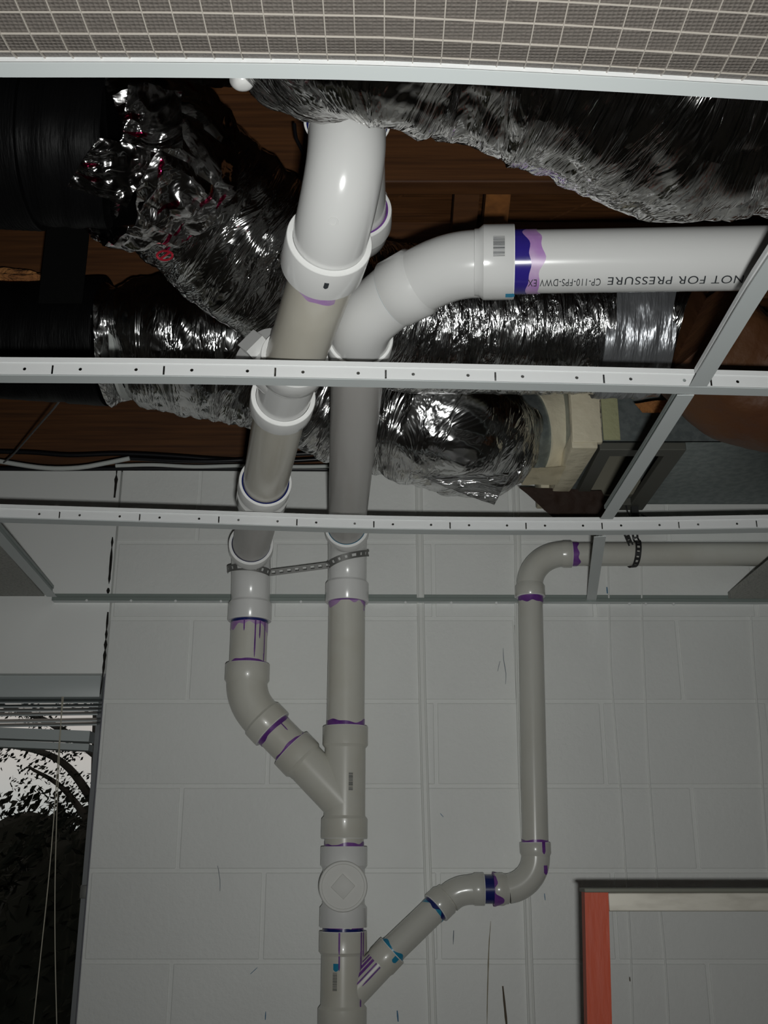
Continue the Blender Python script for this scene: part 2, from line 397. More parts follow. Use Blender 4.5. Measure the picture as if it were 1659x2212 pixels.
# crack between block wall and lintel
for seg in ([(252, 1016), (250, 1045), (247, 1075)], [(243, 1160), (239, 1215), (235, 1262)], [(234, 1270), (233, 1282)], [(233, 1322), (230, 1360), (226, 1415), (221, 1465), (216, 1500)]):
    wall_mark('mortar_crack', seg, 'caulk_crack', 0.006, 0.9)
for seg, wd, mm in (([(903, 1345), (905, 1420), (908, 1520)], 0.007, 'stain_brown'), ([(914, 1340), (917, 1400), (918, 1470)], 0.004, 'stain_dark'), ([(905, 1350), (907, 1385)], 0.005, 'stain_dark'),
                    ([(1060, 1990), (1056, 2050), (1053, 2150), (1052, 2215)], 0.004, 'stain_brown'), ([(1086, 2130), (1091, 2180), (1096, 2230)], 0.008, 'stain_dark'),
                    ([(1112, 1350), (1116, 1420), (1120, 1500)], 0.005, 'stain_brown'),
                    ([(1087, 1400), (1088, 1425), (1093, 1455), (1092, 1478)], 0.0025, 'mark_grey'), ([(1080, 1428), (1075, 1450)], 0.002, 'mark_grey'),
                    ([(574, 2185), (573, 2203)], 0.003, 'mark_blue'), ([(858, 2183), (860, 2207)], 0.005, 'mark_blue'), ([(1176, 1930), (1178, 1945)], 0.003, 'mark_blue'),
                    ([(556, 2090), (541, 2104)], 0.0025, 'mark_blue'), ([(1311, 1268), (1312, 1282)], 0.005, 'mark_blue'), ([(951, 1757), (958, 1765)], 0.002, 'mark_blue'),
                    ([(1360, 2110), (1361, 2120)], 0.004, 'stain_dark'), ([(470, 1870), (475, 1900), (475, 1925)], 0.002, 'mark_grey'),
                    ([(980, 2010), (979, 2040)], 0.003, 'mark_grey')):
    wall_mark('paint_mark' if 'mark' in mm else 'rust_streak', seg, mm, wd * 0.65)

bm = box((-2.0, WY + 0.0005, CZ + 0.449), (XE - 0.004, WY + 0.19, CZ + WTOP - 0.002), 0.002)
struct(obj('trim_1', bm, 'lintel_paint'), 'smooth white lintel above the window')
# other walls, floor, deck
struct(obj('wall_left', box((-3.12, -4.6, 0), (-3.0, WY + 0.19, CZ + 1.5)), 'room_paint'))
struct(obj('wall_right', box((3.0, -4.6, 0), (3.12, WY + 0.19, CZ + 1.5)), 'room_paint'))
struct(obj('wall_back', box((-3.12, -4.72, 0), (3.12, -4.6, CZ + 1.5)), 'room_paint'))
struct(obj('floor', box((-3.12, -4.72, -0.1), (3.12, WY + 0.19, 0)), 'floor_vinyl'))
# plank deck of diagonal boards
bm = bmesh.new(); zc = CZ + 1.40; dirv = Vector((0.76, -0.65, 0)); nv = Vector((0.65, 0.76, 0))
for k in range(-42, 44):
    c = nv * (k * 0.145) + Vector((0, 0.4, zc + 0.012)) ; add_bar(bm, c - dirv * 5.2, c + dirv * 5.2, 0.139, 0.022)
for co, no in (((-3.0, 0, 0), (-1, 0, 0)), ((3.0, 0, 0), (1, 0, 0)), ((0, -4.6, 0), (0, -1, 0)), ((0, WY + 0.4, 0), (0, 1, 0))):
    bmesh.ops.bisect_plane(bm, geom=bm.verts[:] + bm.edges[:] + bm.faces[:], plane_co=co, plane_no=no, clear_outer=True)
add_box(bm, (-3.1, -4.7, zc + 0.024), (3.1, WY + 0.4, zc + 0.05))
struct(obj('ceiling', bm, 'wood_deck', smooth=False), 'dark brown diagonal plank roof deck')
struct(obj('wall_far_upper', box((-3.1, WY + 0.15, CZ + WTOP), (3.1, WY + 0.19, CZ + 1.42)), 'wood_joist'))

# joists along X, in the ceiling void
jt = []
JG = 'wooden joists under the plank deck'
for k, Y in enumerate((2.50, 2.08, 1.66, 1.24, 0.82)):
    o = obj('ceiling_joist', box((-2.98, Y, CZ + 1.20), (2.98, Y + 0.04, CZ + 1.398), 0.003), 'wood_joist', smooth=False)
    tag(o, 'dark brown wooden joist running crosswise under the plank deck', 'joist', JG); jt.append(Y)
def brace(p, q, lab):
    o = obj('cross_brace', bar(p, q, 0.05, 0.04), 'wood_joist' if 'dark' in lab else 'wood_brace', smooth=False); tag(o, lab, 'brace')
brace(V(-0.83, 2.13, 1.18), V(-0.68, 2.49, 1.36), 'slanted wooden cross brace between joists at left behind the hanging duct')
brace(V(-0.52, 2.125, 1.25), V(-0.52, 2.495, 1.25), 'upright brown wooden block between joists left of the white pipes')
brace(V(0.232, 1.705, 1.35), V(0.232, 2.075, 1.225), 'orange-brown wooden brace above the white pipe elbow with the barcode')
brace(V(0.168, 1.705, 1.34), V(0.168, 2.075, 1.235), 'darker wooden brace crossing beside the orange-brown brace above the elbow')

# ------------------------------------------------------------------ window (left)
wx0, wx1, wz0, wz1 = -1.98, XE, CZ - 0.817, CZ + 0.449
wy = WY + 0.075
win = struct(obj('window_1', (lambda b_: (add_box(b_, (wx0, wy, wz0), (wx0 + 0.04, wy + 0.05, wz1)), add_box(b_, (wx1 - 0.034, wy, wz0), (wx1 - 0.004, wy + 0.05, wz1)),
      add_box(b_, (wx0, wy, wz0), (wx1, wy + 0.05, wz0 + 0.04)), add_box(b_, (wx0, wy, wz1 - 0.05), (wx1, wy + 0.05, wz1)),
      b_)[-1])(bmesh.new()), 'window_metal', smooth=False), 'dark metal framed window at the left edge')
obj('window_jamb', box((wx1 - 0.003, WY + 0.004, wz0), (wx1 + 0.001, WY + 0.18, wz1)), 'window_jamb', win)
obj('window_pane', box((wx0 + 0.03, wy + 0.022, wz0 + 0.03), (wx1 - 0.03, wy + 0.027, wz1 - 0.04)), 'glass', win, smooth=False)
lat = obj('window_latch', box((wx1 - 0.034, wy - 0.012, CZ - 0.075), (wx1 - 0.006, wy, CZ - 0.045), 0.002), 'strap_steel', win)
bl = empty('window_blind', (-1.3, WY + 0.04, CZ + 0.30), 'raised pale grey slatted blind bunched at the top of the window', 'blind')
obj('headrail', box((-1.97, WY + 0.006, CZ + 0.392), (XE - 0.012, WY + 0.055, CZ + 0.446), 0.002), 'blind_slat', bl)
for k in range(6):
    z = 0.385 - k * 0.0095 - (0.006 if k > 3 else 0)
    obj('slat', bar(V(-1.97, WY + 0.035, z - 0.004 - k * 0.004), V(XE - 0.014, WY + 0.035, z), 0.050, 0.0035, Vector((0, -0.25, 1))), 'blind_slat', bl)
obj('bottom_rail', bar(V(-1.97, WY + 0.035, 0.325), V(XE - 0.03, WY + 0.035, 0.272), 0.04, 0.016), 'blind_slat', bl)
obj('stacked_slat', bar(V(-1.97, WY + 0.035, 0.345), V(XE - 0.03, WY + 0.035, 0.298), 0.045, 0.026), 'blind_slat', bl)
for pts in ([(137, 1505), (128, 1600), (120, 1720), (105, 1900), (85, 2090), (70, 2230)], [(134, 1505), (128, 1640), (123, 1750), (119, 1900), (119, 2050), (123, 2230)]):
    obj('lift_cord', sweep(catmull([atY(a, b_, WY - 0.004) for a, b_ in pts], 0.05), 0.0012, 8), 'blind_cord', bl)

# outside: dark trees and hedge against the dusk sky
gr = tag(obj('lawn', box((-14, WY + 0.4, -0.6), (6, 20, -0.5)), 'grass'), 'dark ground outside the window', 'ground'); struct(gr)
def leaves(bmm, c, rx, rz, nleaf, sz):
    for _ in range(nleaf):
        d = Vector((random.gauss(0, 1), random.gauss(0, 1), random.gauss(0, 1))).normalized() * (random.random() ** 0.45)
        p = Vector(c) + Vector((d.x * rx, d.y * rx, d.z * rz)); q = Vector((random.gauss(0, 1), random.gauss(0, 1), random.gauss(0, 1))).normalized()
        r_ = q.orthogonal().normalized(); s_ = q.cross(r_); k = sz * random.uniform(0.6, 1.3)
        vs = [bmm.verts.new(p + r_ * k), bmm.verts.new(p + s_ * k * 0.45 + q * k * .1), bmm.verts.new(p - r_ * k), bmm.verts.new(p - s_ * k * 0.45 + q * k * .1)]
        bmm.faces.new(vs)
for (x, y, rx, top, lab) in ((-4.1, 7.9, 0.9, 2.5, 'dark bushy shrub outside the window at far left'), (-3.5, 10.9, 1.15, 2.75, 'dark shrub seen through the middle of the window'), (-2.05, 7.9, 0.95, 2.5, 'dark shrub outside by the right window frame')):
    t_ = empty('hedge_shrub', (x, y, -0.5), lab, 'shrub')
    bmm = bmesh.new(); bmm.verts.ensure_lookup_table(); leaves(bmm, (x, y, (top - 0.5) / 2), rx, (top + 0.5) / 2, 11000, 0.05); q0 = len(bmm.verts); bmesh.ops.create_icosphere(bmm, subdivisions=3, radius=1.0)
    bmm.verts.ensure_lookup_table()
    for v in bmm.verts[q0:]: v.co = Vector((v.co.x * rx * 0.8 + x, v.co.y * rx * 0.8 + y, v.co.z * (top + 0.5) / 2 * 0.86 + (top - 0.5) / 2 - 0.02))
    obj('foliage', bmm, 'leaf_dark', t_, smooth=False)
    obj('trunk', sweep([Vector((x, y, -0.5)), Vector((x, y, 0.3)), Vector((x, y, 1.5))], 0.06, 10), 'bark', t_)
t_ = empty('garden_tree', (-1.9, 6.6, -0.5), 'leafy tree silhouetted against the pale dusk sky in the window', 'tree')
obj('trunk', sweep(catmull([Vector((-1.6, 6.6, -0.5)), Vector((-1.62, 6.6, 1.0)), Vector((-1.7, 6.6, 2.3)), Vector((-1.8, 6.6, 4.0))], 0.1), 0.07, 12), 'bark', t_)
bmm = bmesh.new(); brs = []
for (a, b_, c) in (((-1.7, 6.6, 2.3), (-2.0, 6.55, 2.62), (-2.55, 6.5, 2.72)), ((-1.7, 6.6, 2.6), (-2.1, 6.6, 2.85), (-2.6, 6.6, 3.0)), ((-1.65, 6.6, 2.1), (-1.9, 6.5, 2.42), (-2.1, 6.4, 2.55)), ((-1.72, 6.6, 3.0), (-2.2, 6.6, 3.1), (-2.7, 6.7, 3.15))):
    path = catmull([Vector(a), Vector(b_), Vector(c)], 0.05); sweep(path, [0.03 * (1 - 0.8 * i / len(path)) for i in range(len(path))], 8, bm=bmm); brs.append(path)
obj('branch', bmm, 'bark', t_)
bmm = bmesh.new()
for path in brs:
    for p in path[3::2]:
        leaves(bmm, p + Vector((random.uniform(-.05, .05), 0, random.uniform(-.1, .06))), 0.12, 0.07, 40, 0.017)
leaves(bmm, (-2.0, 6.6, 3.2), 0.8, 0.28, 1500, 0.025)
obj('foliage', bmm, 'leaf_dark', t_, smooth=False)

# ------------------------------------------------------------------ raceways and cables on the wall
def raceway(pts, wd, lab, thick=0.006, twin=True, name='wire_raceway'):
    root = empty(name, atY(pts[-1][0], pts[-1][1], WY), lab, 'wire cover' if twin else 'cable')
    P = [atY(a, b_, WY - thick / 2 - 0.0002) for a, b_ in pts]; path = catmull(P, 0.05)
    if twin:
        bmm = bmesh.new()
        for i in range(len(path) - 1): add_bar(bmm, path[i], path[i + 1], thick * 0.8, wd, Vector((1, 0, 0)))
        obj('cover_strip', bmm, 'raceway_paint', root, smooth=False)
        for sx in (-1, 1):
            obj('side_lip', sweep([p + Vector((sx * wd * 0.42, -thick * 0.3, 0)) for p in path], thick * 0.5, 10), 'raceway_paint', root)
    else:
        obj('cable_run', sweep(path, [thick] * len(path), 10), 'block_paint', root)
    return root
raceway([(904, 1030), (906, 1130), (909, 1330), (913, 1520), (921, 1800), (929, 2030), (936, 2240)], 0.016, 'narrow painted wire cover strip on the wall just right of the drain stack')
raceway([(1114, 1050), (1118, 1180), (1120, 1400), (1128, 1700), (1137, 1900), (1143, 2080), (1149, 2240)], 0.014, 'narrow painted wire cover strip running down behind the thin drain pipe')
raceway([(1312, 1180), (1316, 1320), (1320, 1450), (1330, 1580), (1340, 1700), (1352, 1880), (1362, 2040), (1368, 2240)], 0.01, 'painted-over cable on the wall above the left end of the ladder', 0.0022, False, 'wall_cable')
raceway([(1385, 1180), (1387, 1340), (1392, 1450), (1398, 1600), (1407, 1740), (1420, 1900), (1436, 2060), (1447, 2240)], 0.01, 'painted-over cable on the wall, second to the right of the thin pipe', 0.0022, False, 'wall_cable')
raceway([(1622, 1330), (1630, 1460), (1642, 1600), (1650, 1740), (1662, 1900)], 0.01, 'painted-over cable on the wall at the right edge of the view', 0.0022, False, 'wall_cable')

# ================================================================== DRAIN PIPEWORK (one glued assembly)
dp = empty('drain_pipework', V(-0.09, 2.52, -2.0), 'glued white plastic drain pipework running down the block wall and forward through the ceiling', 'drain pipe')
SY = 2.52
def pipe(a, b_, r, material, name='pipe', n=56):
    a = Vector(a); b_ = Vector(b_); L = (b_ - a).length
    return obj(name, lathe(a, b_ - a, [(0, 0), (0, r - .001), (0.001, r), (L - .001, r), (L, r - 0.001), (L, 0)], n), material, dp)
def Zs(py, Y=SY): return Y * math.tan(ang(py))
def sp_(x, py, Y=SY): return V(x, Y, Zs(py, Y))
UP, DN = Vector((0, 0, 1)), Vector((0, 0, -1))
xs_, xl = -0.0905, -0.327
def fitting(name, parts, material, lab=None):
    """parts: list of callables adding geometry to one bmesh"""
    bm = bmesh.new()
    for p in parts: p(bm)
    o = obj(name, bm, [material, 'pvc_rim'], dp)
    if lab: o['label'] = lab
    return o

# --- main stack on the wall
pipe(sp_(xs_, 1260), sp_(xs_, 1600), R3, 'pvc_old')
# elbow R at the top of the stack
mR = V(-0.0888, 2.395, 0.765)
fitting('elbow', [lambda bm: hub(sp_(xs_, 1302), UP, R3H, R3F, 0.048, bm=bm),
                  lambda bm: sweep(arc(sp_(xs_, 1262), (0, 0, 1), mR + Vector((0, 0.036, 0)), (0, -1, 0.0), 22), R3F, 56, bm=bm),
                  lambda bm: hub(mR, (0, 1, -0.05), R3H, R3F, 0.036, bm=bm)], 'pvc_white')
# wye
b0 = sp_(xs_, 1762); 
def br_pt(px, py): return atY(px, py, SY)
bm_mouth = br_pt(629, 1616); bm_back = br_pt(656, 1643); bj = br_pt(745, 1738)
bdir = (bj - bm_mouth).normalized()
fitting('wye', [lambda bm: hub(sp_(xs_, 1570), DN, R3H, R3F, 0.044, bm=bm),
                lambda bm: lathe(sp_(xs_, 1605), DN, [(0, R3F), ((sp_(xs_, 1605) - sp_(xs_, 1775)).length, R3F)], bm=bm),
                lambda bm: hub(sp_(xs_, 1812), UP, R3H, R3F, 0.044, bm=bm),
                lambda bm: hub(bm_mouth, bdir, R3H, R3F, 0.040, bm=bm),
                lambda bm: lathe(bm_back - bdir * 0.0, bdir, [(0, R3F), ((bj - bm_back).length, R3F)], bm=bm)], 'pvc_old')
pipe(sp_(xs_, 1800), sp_(xs_, 1840), R3, 'pvc_old')
# cleanout tee
def ct(bm):
    hub(sp_(xs_, 1829), DN, R3H, R3F, 0.042, bm=bm); hub(sp_(xs_, 2003), UP, R3H, R3F, 0.042, bm=bm)
    lathe(sp_(xs_, 1860), DN, [(0, R3F), ((sp_(xs_, 1860) - sp_(xs_, 1970)).length, R3F)], bm=bm)
    c = atY(741, 1915, SY); lathe(c, (0, -1, 0), [(0, 0.046), (0.064, 0.047)], bm=bm)
cto = fitting('cleanout_tee', [ct], 'pvc_white')
pc = atY(741, 1915, SY - 0.07)
bm = lathe(pc + Vector((0, 0.014, 0)), (0, -1, 0), [(0, 0.046), (0, 0.0535), (0.011, 0.0535), (0.0135, 0.0515), (0.0135, 0.047), (0.0120, 0.046), (0.012, 0.0)])
plug = obj('cleanout_plug', bm, 'pvc_matte', dp)
bm = bmesh.new(); add_box(bm, (-0.0190, -0.004, -0.0190), (0.0190, 0.004, 0.0190), 0.0012)
bmesh.ops.rotate(bm, verts=bm.verts, cent=(0, 0, 0), matrix=Matrix.Rotation(R(42), 3, 'Y')); bmesh.ops.translate(bm, verts=bm.verts, vec=pc + Vector((0, 0.001, 0)))
obj('plug_square', bm, 'pvc_matte', plug)
pipe(sp_(xs_, 1990), sp_(xs_, 2030), R3, 'pvc_old')
# lower wye and pipe down to the floor
w2m = atY(848, 2052, SY + 0.0); w2j = atY(768, 2137, SY); w2d = (w2j - w2m).normalized()
fitting('reducing_wye', [lambda bm: hub(sp_(xs_, 2011), DN, R3H, R3F, 0.044, bm=bm),
                lambda bm: lathe(sp_(xs_, 2050), DN, [(0, R3F), ((sp_(xs_, 2050) - sp_(xs_, 2185)).length, R3F)], bm=bm),
                lambda bm: hub(sp_(xs_, 2225), UP, R3H, R3F, 0.044, bm=bm),
                lambda bm: hub(w2m, w2d, R2H, R2F + 0.002, 0.034, bm=bm),
                lambda bm: lathe(w2m + w2d * 0.03, w2d, [(0, R2F + 0.002), ((w2j - w2m).length, R2F + 0.002)], bm=bm)], 'pvc_old')
pipe(sp_(xs_, 2215), V(xs_, SY, -1.998), R3, 'pvc_old')

# --- left branch: elbow at wall, pipe, 45 elbow, short pipe
mL = V(-0.3147, 2.395, 0.722)
fitting('elbow', [lambda bm: hub(sp_(xl, 1342), UP, R3H, R3F, 0.044, bm=bm),
                  lambda bm: sweep(arc(sp_(xl, 1305), (0, 0, 1), mL + Vector((-0.004, 0.036, 0)), (0.12, -1, 0.0), 22), R3F, 56, bm=bm),
                  lambda bm: hub(mL, (-0.12, 1, -0.05), R3H, R3F, 0.036, bm=bm)], 'pvc_white')
pipe(sp_(xl, 1315), sp_(xl, 1450), R3, 'pvc_old')
h45 = atY(589, 1576, SY); h45b = atY(566, 1552, SY); d45 = (h45 - h45b).normalized()
fitting('elbow_45', [lambda bm: hub(sp_(xl, 1435), DN, R3H, R3F + 0.001, 0.040, bm=bm),
                  lambda bm: sweep(arc(sp_(xl, 1470), (0, 0, -1), h45b, d45, 18), R3F + 0.001, 56, bm=bm),
                  lambda bm: hub(h45, -d45, R3H, R3F, 0.036, bm=bm)], 'pvc_old', 'yellowed 45 degree elbow')
pipe(h45 - d45 * 0.02, bm_mouth + d45 * 0.02, R3, 'pvc_old')

# --- left overhead run: wall -> camera
pB = V(-0.236, 1.975, 0.725); pC = V(-0.164, 1.572, 0.725); pD = V(-0.069, 1.163, 0.755)
pipe(mL + Vector((-0.003, 0.02, 0)), pB + Vector((-0.015, 0.085, 0.0)), R3, 'pvc_grey')
dAB = (pB - mL).normalized()
fitting('coupling', [lambda bm: hub(pB, (-0.195, 1, 0), R3H, R3F, 0.045, bm=bm),
                     lambda bm: hub(pB + Vector((-0.020, 0.110, -0.001)), (0.19, -1, 0), R3H, R3F, 0.045, bm=bm)], 'pvc_white')
dBC = (pC - pB).normalized()
pipe(pB - dBC * 0.02, pC - dBC * 0.01, R3, 'pvc_cream')
dCD = (pD - pC).normalized()
pM = pC + dCD * 0.125
plc = atD(558, 756, 1.63); pbr = pC + dCD * 0.045; dbr = (plc - pbr).normalized()
wyo = fitting('wye', [lambda bm: hub(pC, -dBC, R3H, R3F, 0.040, bm=bm),
                lambda bm: lathe(pC - dCD * 0.02, dCD, [(0, R3F - 0.003), (0.12, R3F - 0.003)], bm=bm),
                lambda bm: hub(pM, -dCD, R3H - 0.001, R3F, 0.036, bm=bm),
                lambda bm: lathe(pbr, dbr, [(0, 0.040), ((plc - pbr).length - 0.03, 0.040), ((plc - pbr).length - 0.026, 0.045), ((plc - pbr).length, 0.045)], bm=bm)], 'pvc_bright')
o = obj('cleanout_plug', lathe(plc, dbr, [(-0.004, 0.0), (-0.004, 0.0435), (0.002, 0.0435), (0.004, 0.041), (0.004, 0.0)]), 'pvc_bright', dp)
bm = bmesh.new(); s_ = dbr.orthogonal().normalized()
add_bar(bm, plc, plc + dbr * 0.022, 0.034, 0.034, s_); obj('plug_square', bm, 'pvc_bright', o, smooth=False)
pipe(pM - dCD * 0.02, pD + Vector((0, 0.03, 0)) + dCD * 0.0, R3, 'pvc_cream')
# hub D and sweeping elbow up
vX = -0.0455
vA = V(vX, 1.085, 0.845)
dE = Vector((0.16, -1, 0.05)).normalized()
fitting('coupling', [lambda bm: hub(pD, -dCD, 0.0555, R3F, 0.056, 0.0478, bm=bm), lambda bm: lathe(pD - dCD * 0.05, -dCD, [(0, R3F), (0.012, R3H - 0.003), (0.014, R3)], bm=bm)], 'pvc_bright')
ep = arc(pD - dE * 0.02, dE, vA, (0, 0, 1), 26) + [vA + Vector((0, 0, 0.05))]
fitting('street_elbow', [lambda bm: sweep(ep, R3F + 0.0005, 64, bm=bm)], 'pvc_bright')
mk = ep[11]; tk = (ep[12] - ep[10]).normalized(); nk = Vector((0, -1, -0.9)); nk = (nk - tk * nk.dot(tk)).normalized()
obj('moulding_mark', lathe(mk + nk * (R3F - 0.0004), nk, [(0, 0.0062), (0.0014, 0.006), (0.0014, 0.0042), (0.0010, 0.004), (0.0010, 0)], 24), 'pvc_bright', dp)
# vertical tee with back outlet, pipe to the deck
vM = V(vX, 1.085, 0.868)
outlet = V(-0.041, 1.389, 0.954)
fitting('sanitary_tee', [lambda bm: hub(vM, UP, R3H + 0.001, R3F, 0.042, bm=bm),
                lambda bm: lathe(vM + UP * 0.03, UP, [(0, R3F), (0.2, R3F)], bm=bm),
                lambda bm: lathe(vM + UP * 0.09, (0, 1, 0.0), [(0, R3F), (0.09, R3F), (0.09, 0)], bm=bm)], 'pvc_white')
pipe(vM + UP * 0.2, V(vX, 1.085, 1.395), R3, 'pvc_white')
pipe(vM + UP * 0.09 + Vector((0, 0.05, 0)), outlet + Vector((0, 0.02, 0)), R3, 'pvc_white')
dO = Vector((0.0, 1, -0.03)).normalized()
fitting('elbow', [lambda bm: hub(outlet, dO, R3H, R3F, 0.036, bm=bm), lambda bm: sweep(arc(outlet + dO * 0.035, dO, outlet + Vector((0.0, 0.10, 0.09)), (0, 0, 1), 12), R3F, 48, bm=bm)], 'pvc_bright')

# --- right overhead run
mG = atZ(778, 728, 0.78)
dR = (mG - mR).normalized()
pipe(mR - dR * 0.02, mG - dR * 0.01, R3, 'pvc_grey')
g = [atD(797, 682, 1.60), atD(853, 636, 1.575), atD(912, 604, 1.55), atD(975, 580, 1.53), atD(1038, 570, 1.52), atD(1110, 566, 1.505), atD(2450, 545, 1.43)]
d1 = (g[1] - g[0]).normalized()
fitting('elbow_45', [lambda bm: hub(mG, -dR, R3H - 0.001, R3F, 0.040, bm=bm),], 'pvc_white')
e1 = arc(mG + dR * -0.02, dR, g[0] + (g[1] - g[0]) * 0.25, d1, 16)
fitting('street_elbow', [lambda bm: sweep(e1 + [g[0] + (g[1] - g[0]) * 1.1], R3F, 60, bm=bm)], 'pvc_bright')
d2 = (g[2] - g[1]).normalized(); dP = (g[6] - g[5]).normalized()
e2 = arc(g[2] - d2 * 0.01, d2, g[4], dP, 20)
fitting('elbow_45', [lambda bm: hub(g[1], d2, R3H - 0.001, R3F, 0.045, bm=bm),
                     lambda bm: sweep(e2, R3F + 0.0005, 60, bm=bm),
                     lambda bm: hub(g[5], -dP, R3H, R3F, 0.044, bm=bm)], 'pvc_bright')
pipe(g[5] - dP * 0.02, g[6], R3, 'pvc_bright')

# --- small 2 inch drain
TY = 2.545
x2 = 0.352
hS = atY(1234, 1197, TY); hSr = atY(2700, 1197, TY)
pipe(hS - Vector((0.02, 0, 0)), hSr, R2, 'pvc_small')
vt = atY(1146, 1290, TY); vb = atY(1156, 1820, TY)
fitting('small_elbow', [lambda bm: hub(hS, (-1, 0, 0), R2H - 0.002, R2F, 0.02, bm=bm),
                  lambda bm: sweep(arc(hS + Vector((-0.02, 0, 0)), (-1, 0, 0), vt + UP * 0.03, (0, 0, -1), 22), R2F, 48, bm=bm),
                  lambda bm: hub(vt, UP, R2H, R2F, 0.028, bm=bm)], 'pvc_small')
pipe(vt + UP * 0.02, vb - UP * 0.02, R2, 'pvc_small')
k1 = atY(1086, 1920, TY); k2 = atY(1066, 1921, TY); k3 = atY(1046, 1921, TY); k4 = atY(1020, 1922, TY)
fitting('small_elbow', [lambda bm: hub(vb, DN, R2H - 0.001, R2F, 0.024, bm=bm),
                  lambda bm: sweep(arc(vb - UP * 0.028, (0, 0, -1), k1 + Vector((0.012, 0, 0)), (-1, 0, -0.12), 22), R2F, 48, bm=bm),
                  lambda bm: hub(k2, (1, 0, 0), R2H - 0.001, R2F, 0.022, bm=bm)], 'pvc_small')
pipe(k2 + Vector((0.02, 0, 0)), k3 - Vector((0.02, 0, 0)), R2, 'pvc_small')
l1 = atY(968, 1942, TY); lm = atY(941, 1962, TY); dl = (w2m - lm).normalized()
fitting('small_elbow', [lambda bm: hub(k3, (-1, 0, 0), R2H - 0.001, R2F, 0.022, bm=bm),
                  lambda bm: sweep(arc(k4, (-1, 0, 0), l1, dl, 16), R2F, 48, bm=bm),
                  lambda bm: hub(lm, -dl, R2H, R2F, 0.028, bm=bm)], 'pvc_small')
pipe(lm - dl * 0.02, w2m + dl * 0.015, R2, 'pvc_small')

# --- primer and cement bands
TP = math.pi * 2
def B(mouth, d, r, L, c='primer_purple', jag=0.5, seed=0, nm=None, **k):
    nm = nm or ('cement_ring' if 'cement' in c else 'primer_band'); return band(nm, mouth, d, r, L, c, dp, jag, seed, **k)
B(sp_(xl, 1342), DN, R3, 0.006, 'cement_blue', 0.2, 1); B(sp_(xl, 1348), DN, R3, 0.012, 'primer_light', 1.2, 2)
for th, L in ((-0.15, 0.028), (0.45, 0.092), (0.72, 0.045), (1.08, 0.105)): drip(sp_(xl, 1346), DN, R3, -th, L, 0.0035, 'primer_purple', dp)
B(sp_(xl, 1434), UP, R3, 0.004, 'primer_purple', 0.9, 3)
B(sp_(xs_, 1302), DN, R3, 0.010, 'primer_light', 1.3, 4); B(sp_(xs_, 1302), DN, R3 + .0003, 0.002, 'primer_purple', 0.5, 5)
drip(sp_(xs_, 1304), DN, R3, -1.2, 0.022, 0.003, 'primer_purple', dp)
B(sp_(xs_, 1569), UP, R3, 0.008, 'primer_purple', 0.7, 6)
B(h45, d45, R3, 0.008, 'primer_purple', 0.4, 7); B(bm_mouth, -d45, R3, 0.005, 'primer_purple', 0.7, 8)
drip(h45, d45, R3, -0.3, 0.032, 0.003, 'primer_purple', dp)
B(sp_(xs_, 1828), UP, R3, 0.008, 'primer_purple', 0.9, 9)
B(sp_(xs_, 2010), UP, R3, 0.008, 'primer_purple', 0.9, 10); B(sp_(xs_, 2010), UP, R3 + .0004, 0.004, 'cement_blue', 0.9, 11)
for th, L, c in ((-0.12, 0.085, 'primer_purple'), (0.86, 0.052, 'primer_purple'), (1.0, 0.05, 'primer_purple')): drip(sp_(xs_, 2012), DN, R3H, -th, L if L < .06 else 0.046, 0.004, c, dp)
drip(sp_(xs_, 2062), DN, R3F, 0.13, 0.03, 0.0035, 'primer_purple', dp)
drip(sp_(xs_, 2062), DN, R3F, -0.98, 0.122, 0.0045, 'primer_purple', dp)
drip(sp_(xs_, 2078), DN, R3F, 0.28, 0.016, 0.012, 'cement_teal', dp, 'cement_smear')
# wye branch drips (2 inch)
B(w2m, -w2d, R2, 0.006, 'cement_teal', 0.7, 12)
for k, (th, L) in enumerate(((0.5, 0.06), (0.25, 0.075), (-0.05, 0.07), (-0.35, 0.055), (0.75, 0.05))):
    drip(w2m + w2d * 0.042, w2d, R2F + 0.002, th, L, 0.006 if k < 2 else 0.0035, 'primer_purple', dp)
drip(w2m + w2d * 0.002, w2d, R2H, -0.7, 0.014, 0.012, 'cement_teal', dp, 'cement_smear')
B(lm, dl, R2, 0.009, 'cement_teal', 0.5, 13); B(lm, dl, R2 + .0004, 0.005, 'cement_blue', 0.9, 14)
B(atY(1046, 1921, TY), (1, 0, 0), R2 + 0.0004, (k2 - k3).length, 'cement_blue', 0.05, 15)
B(k2, (1, 0, 0), R2H, 0.010, 'primer_purple', 1.6, 16)
B(vb, UP, R2, 0.006, 'primer_purple', 0.4, 17)
drip(vb, DN, R2H, -0.4, 0.026, 0.008, 'primer_purple', dp); drip(vb - UP * 0.05, DN, R2F + .0002, -0.55, 0.020, 0.010, 'primer_purple', dp)
B(vt, DN, R2, 0.016, 'primer_purple', 0.25, 18)
B(hS, (1, 0, 0), R2, 0.015, 'primer_purple', 0.25, 19)
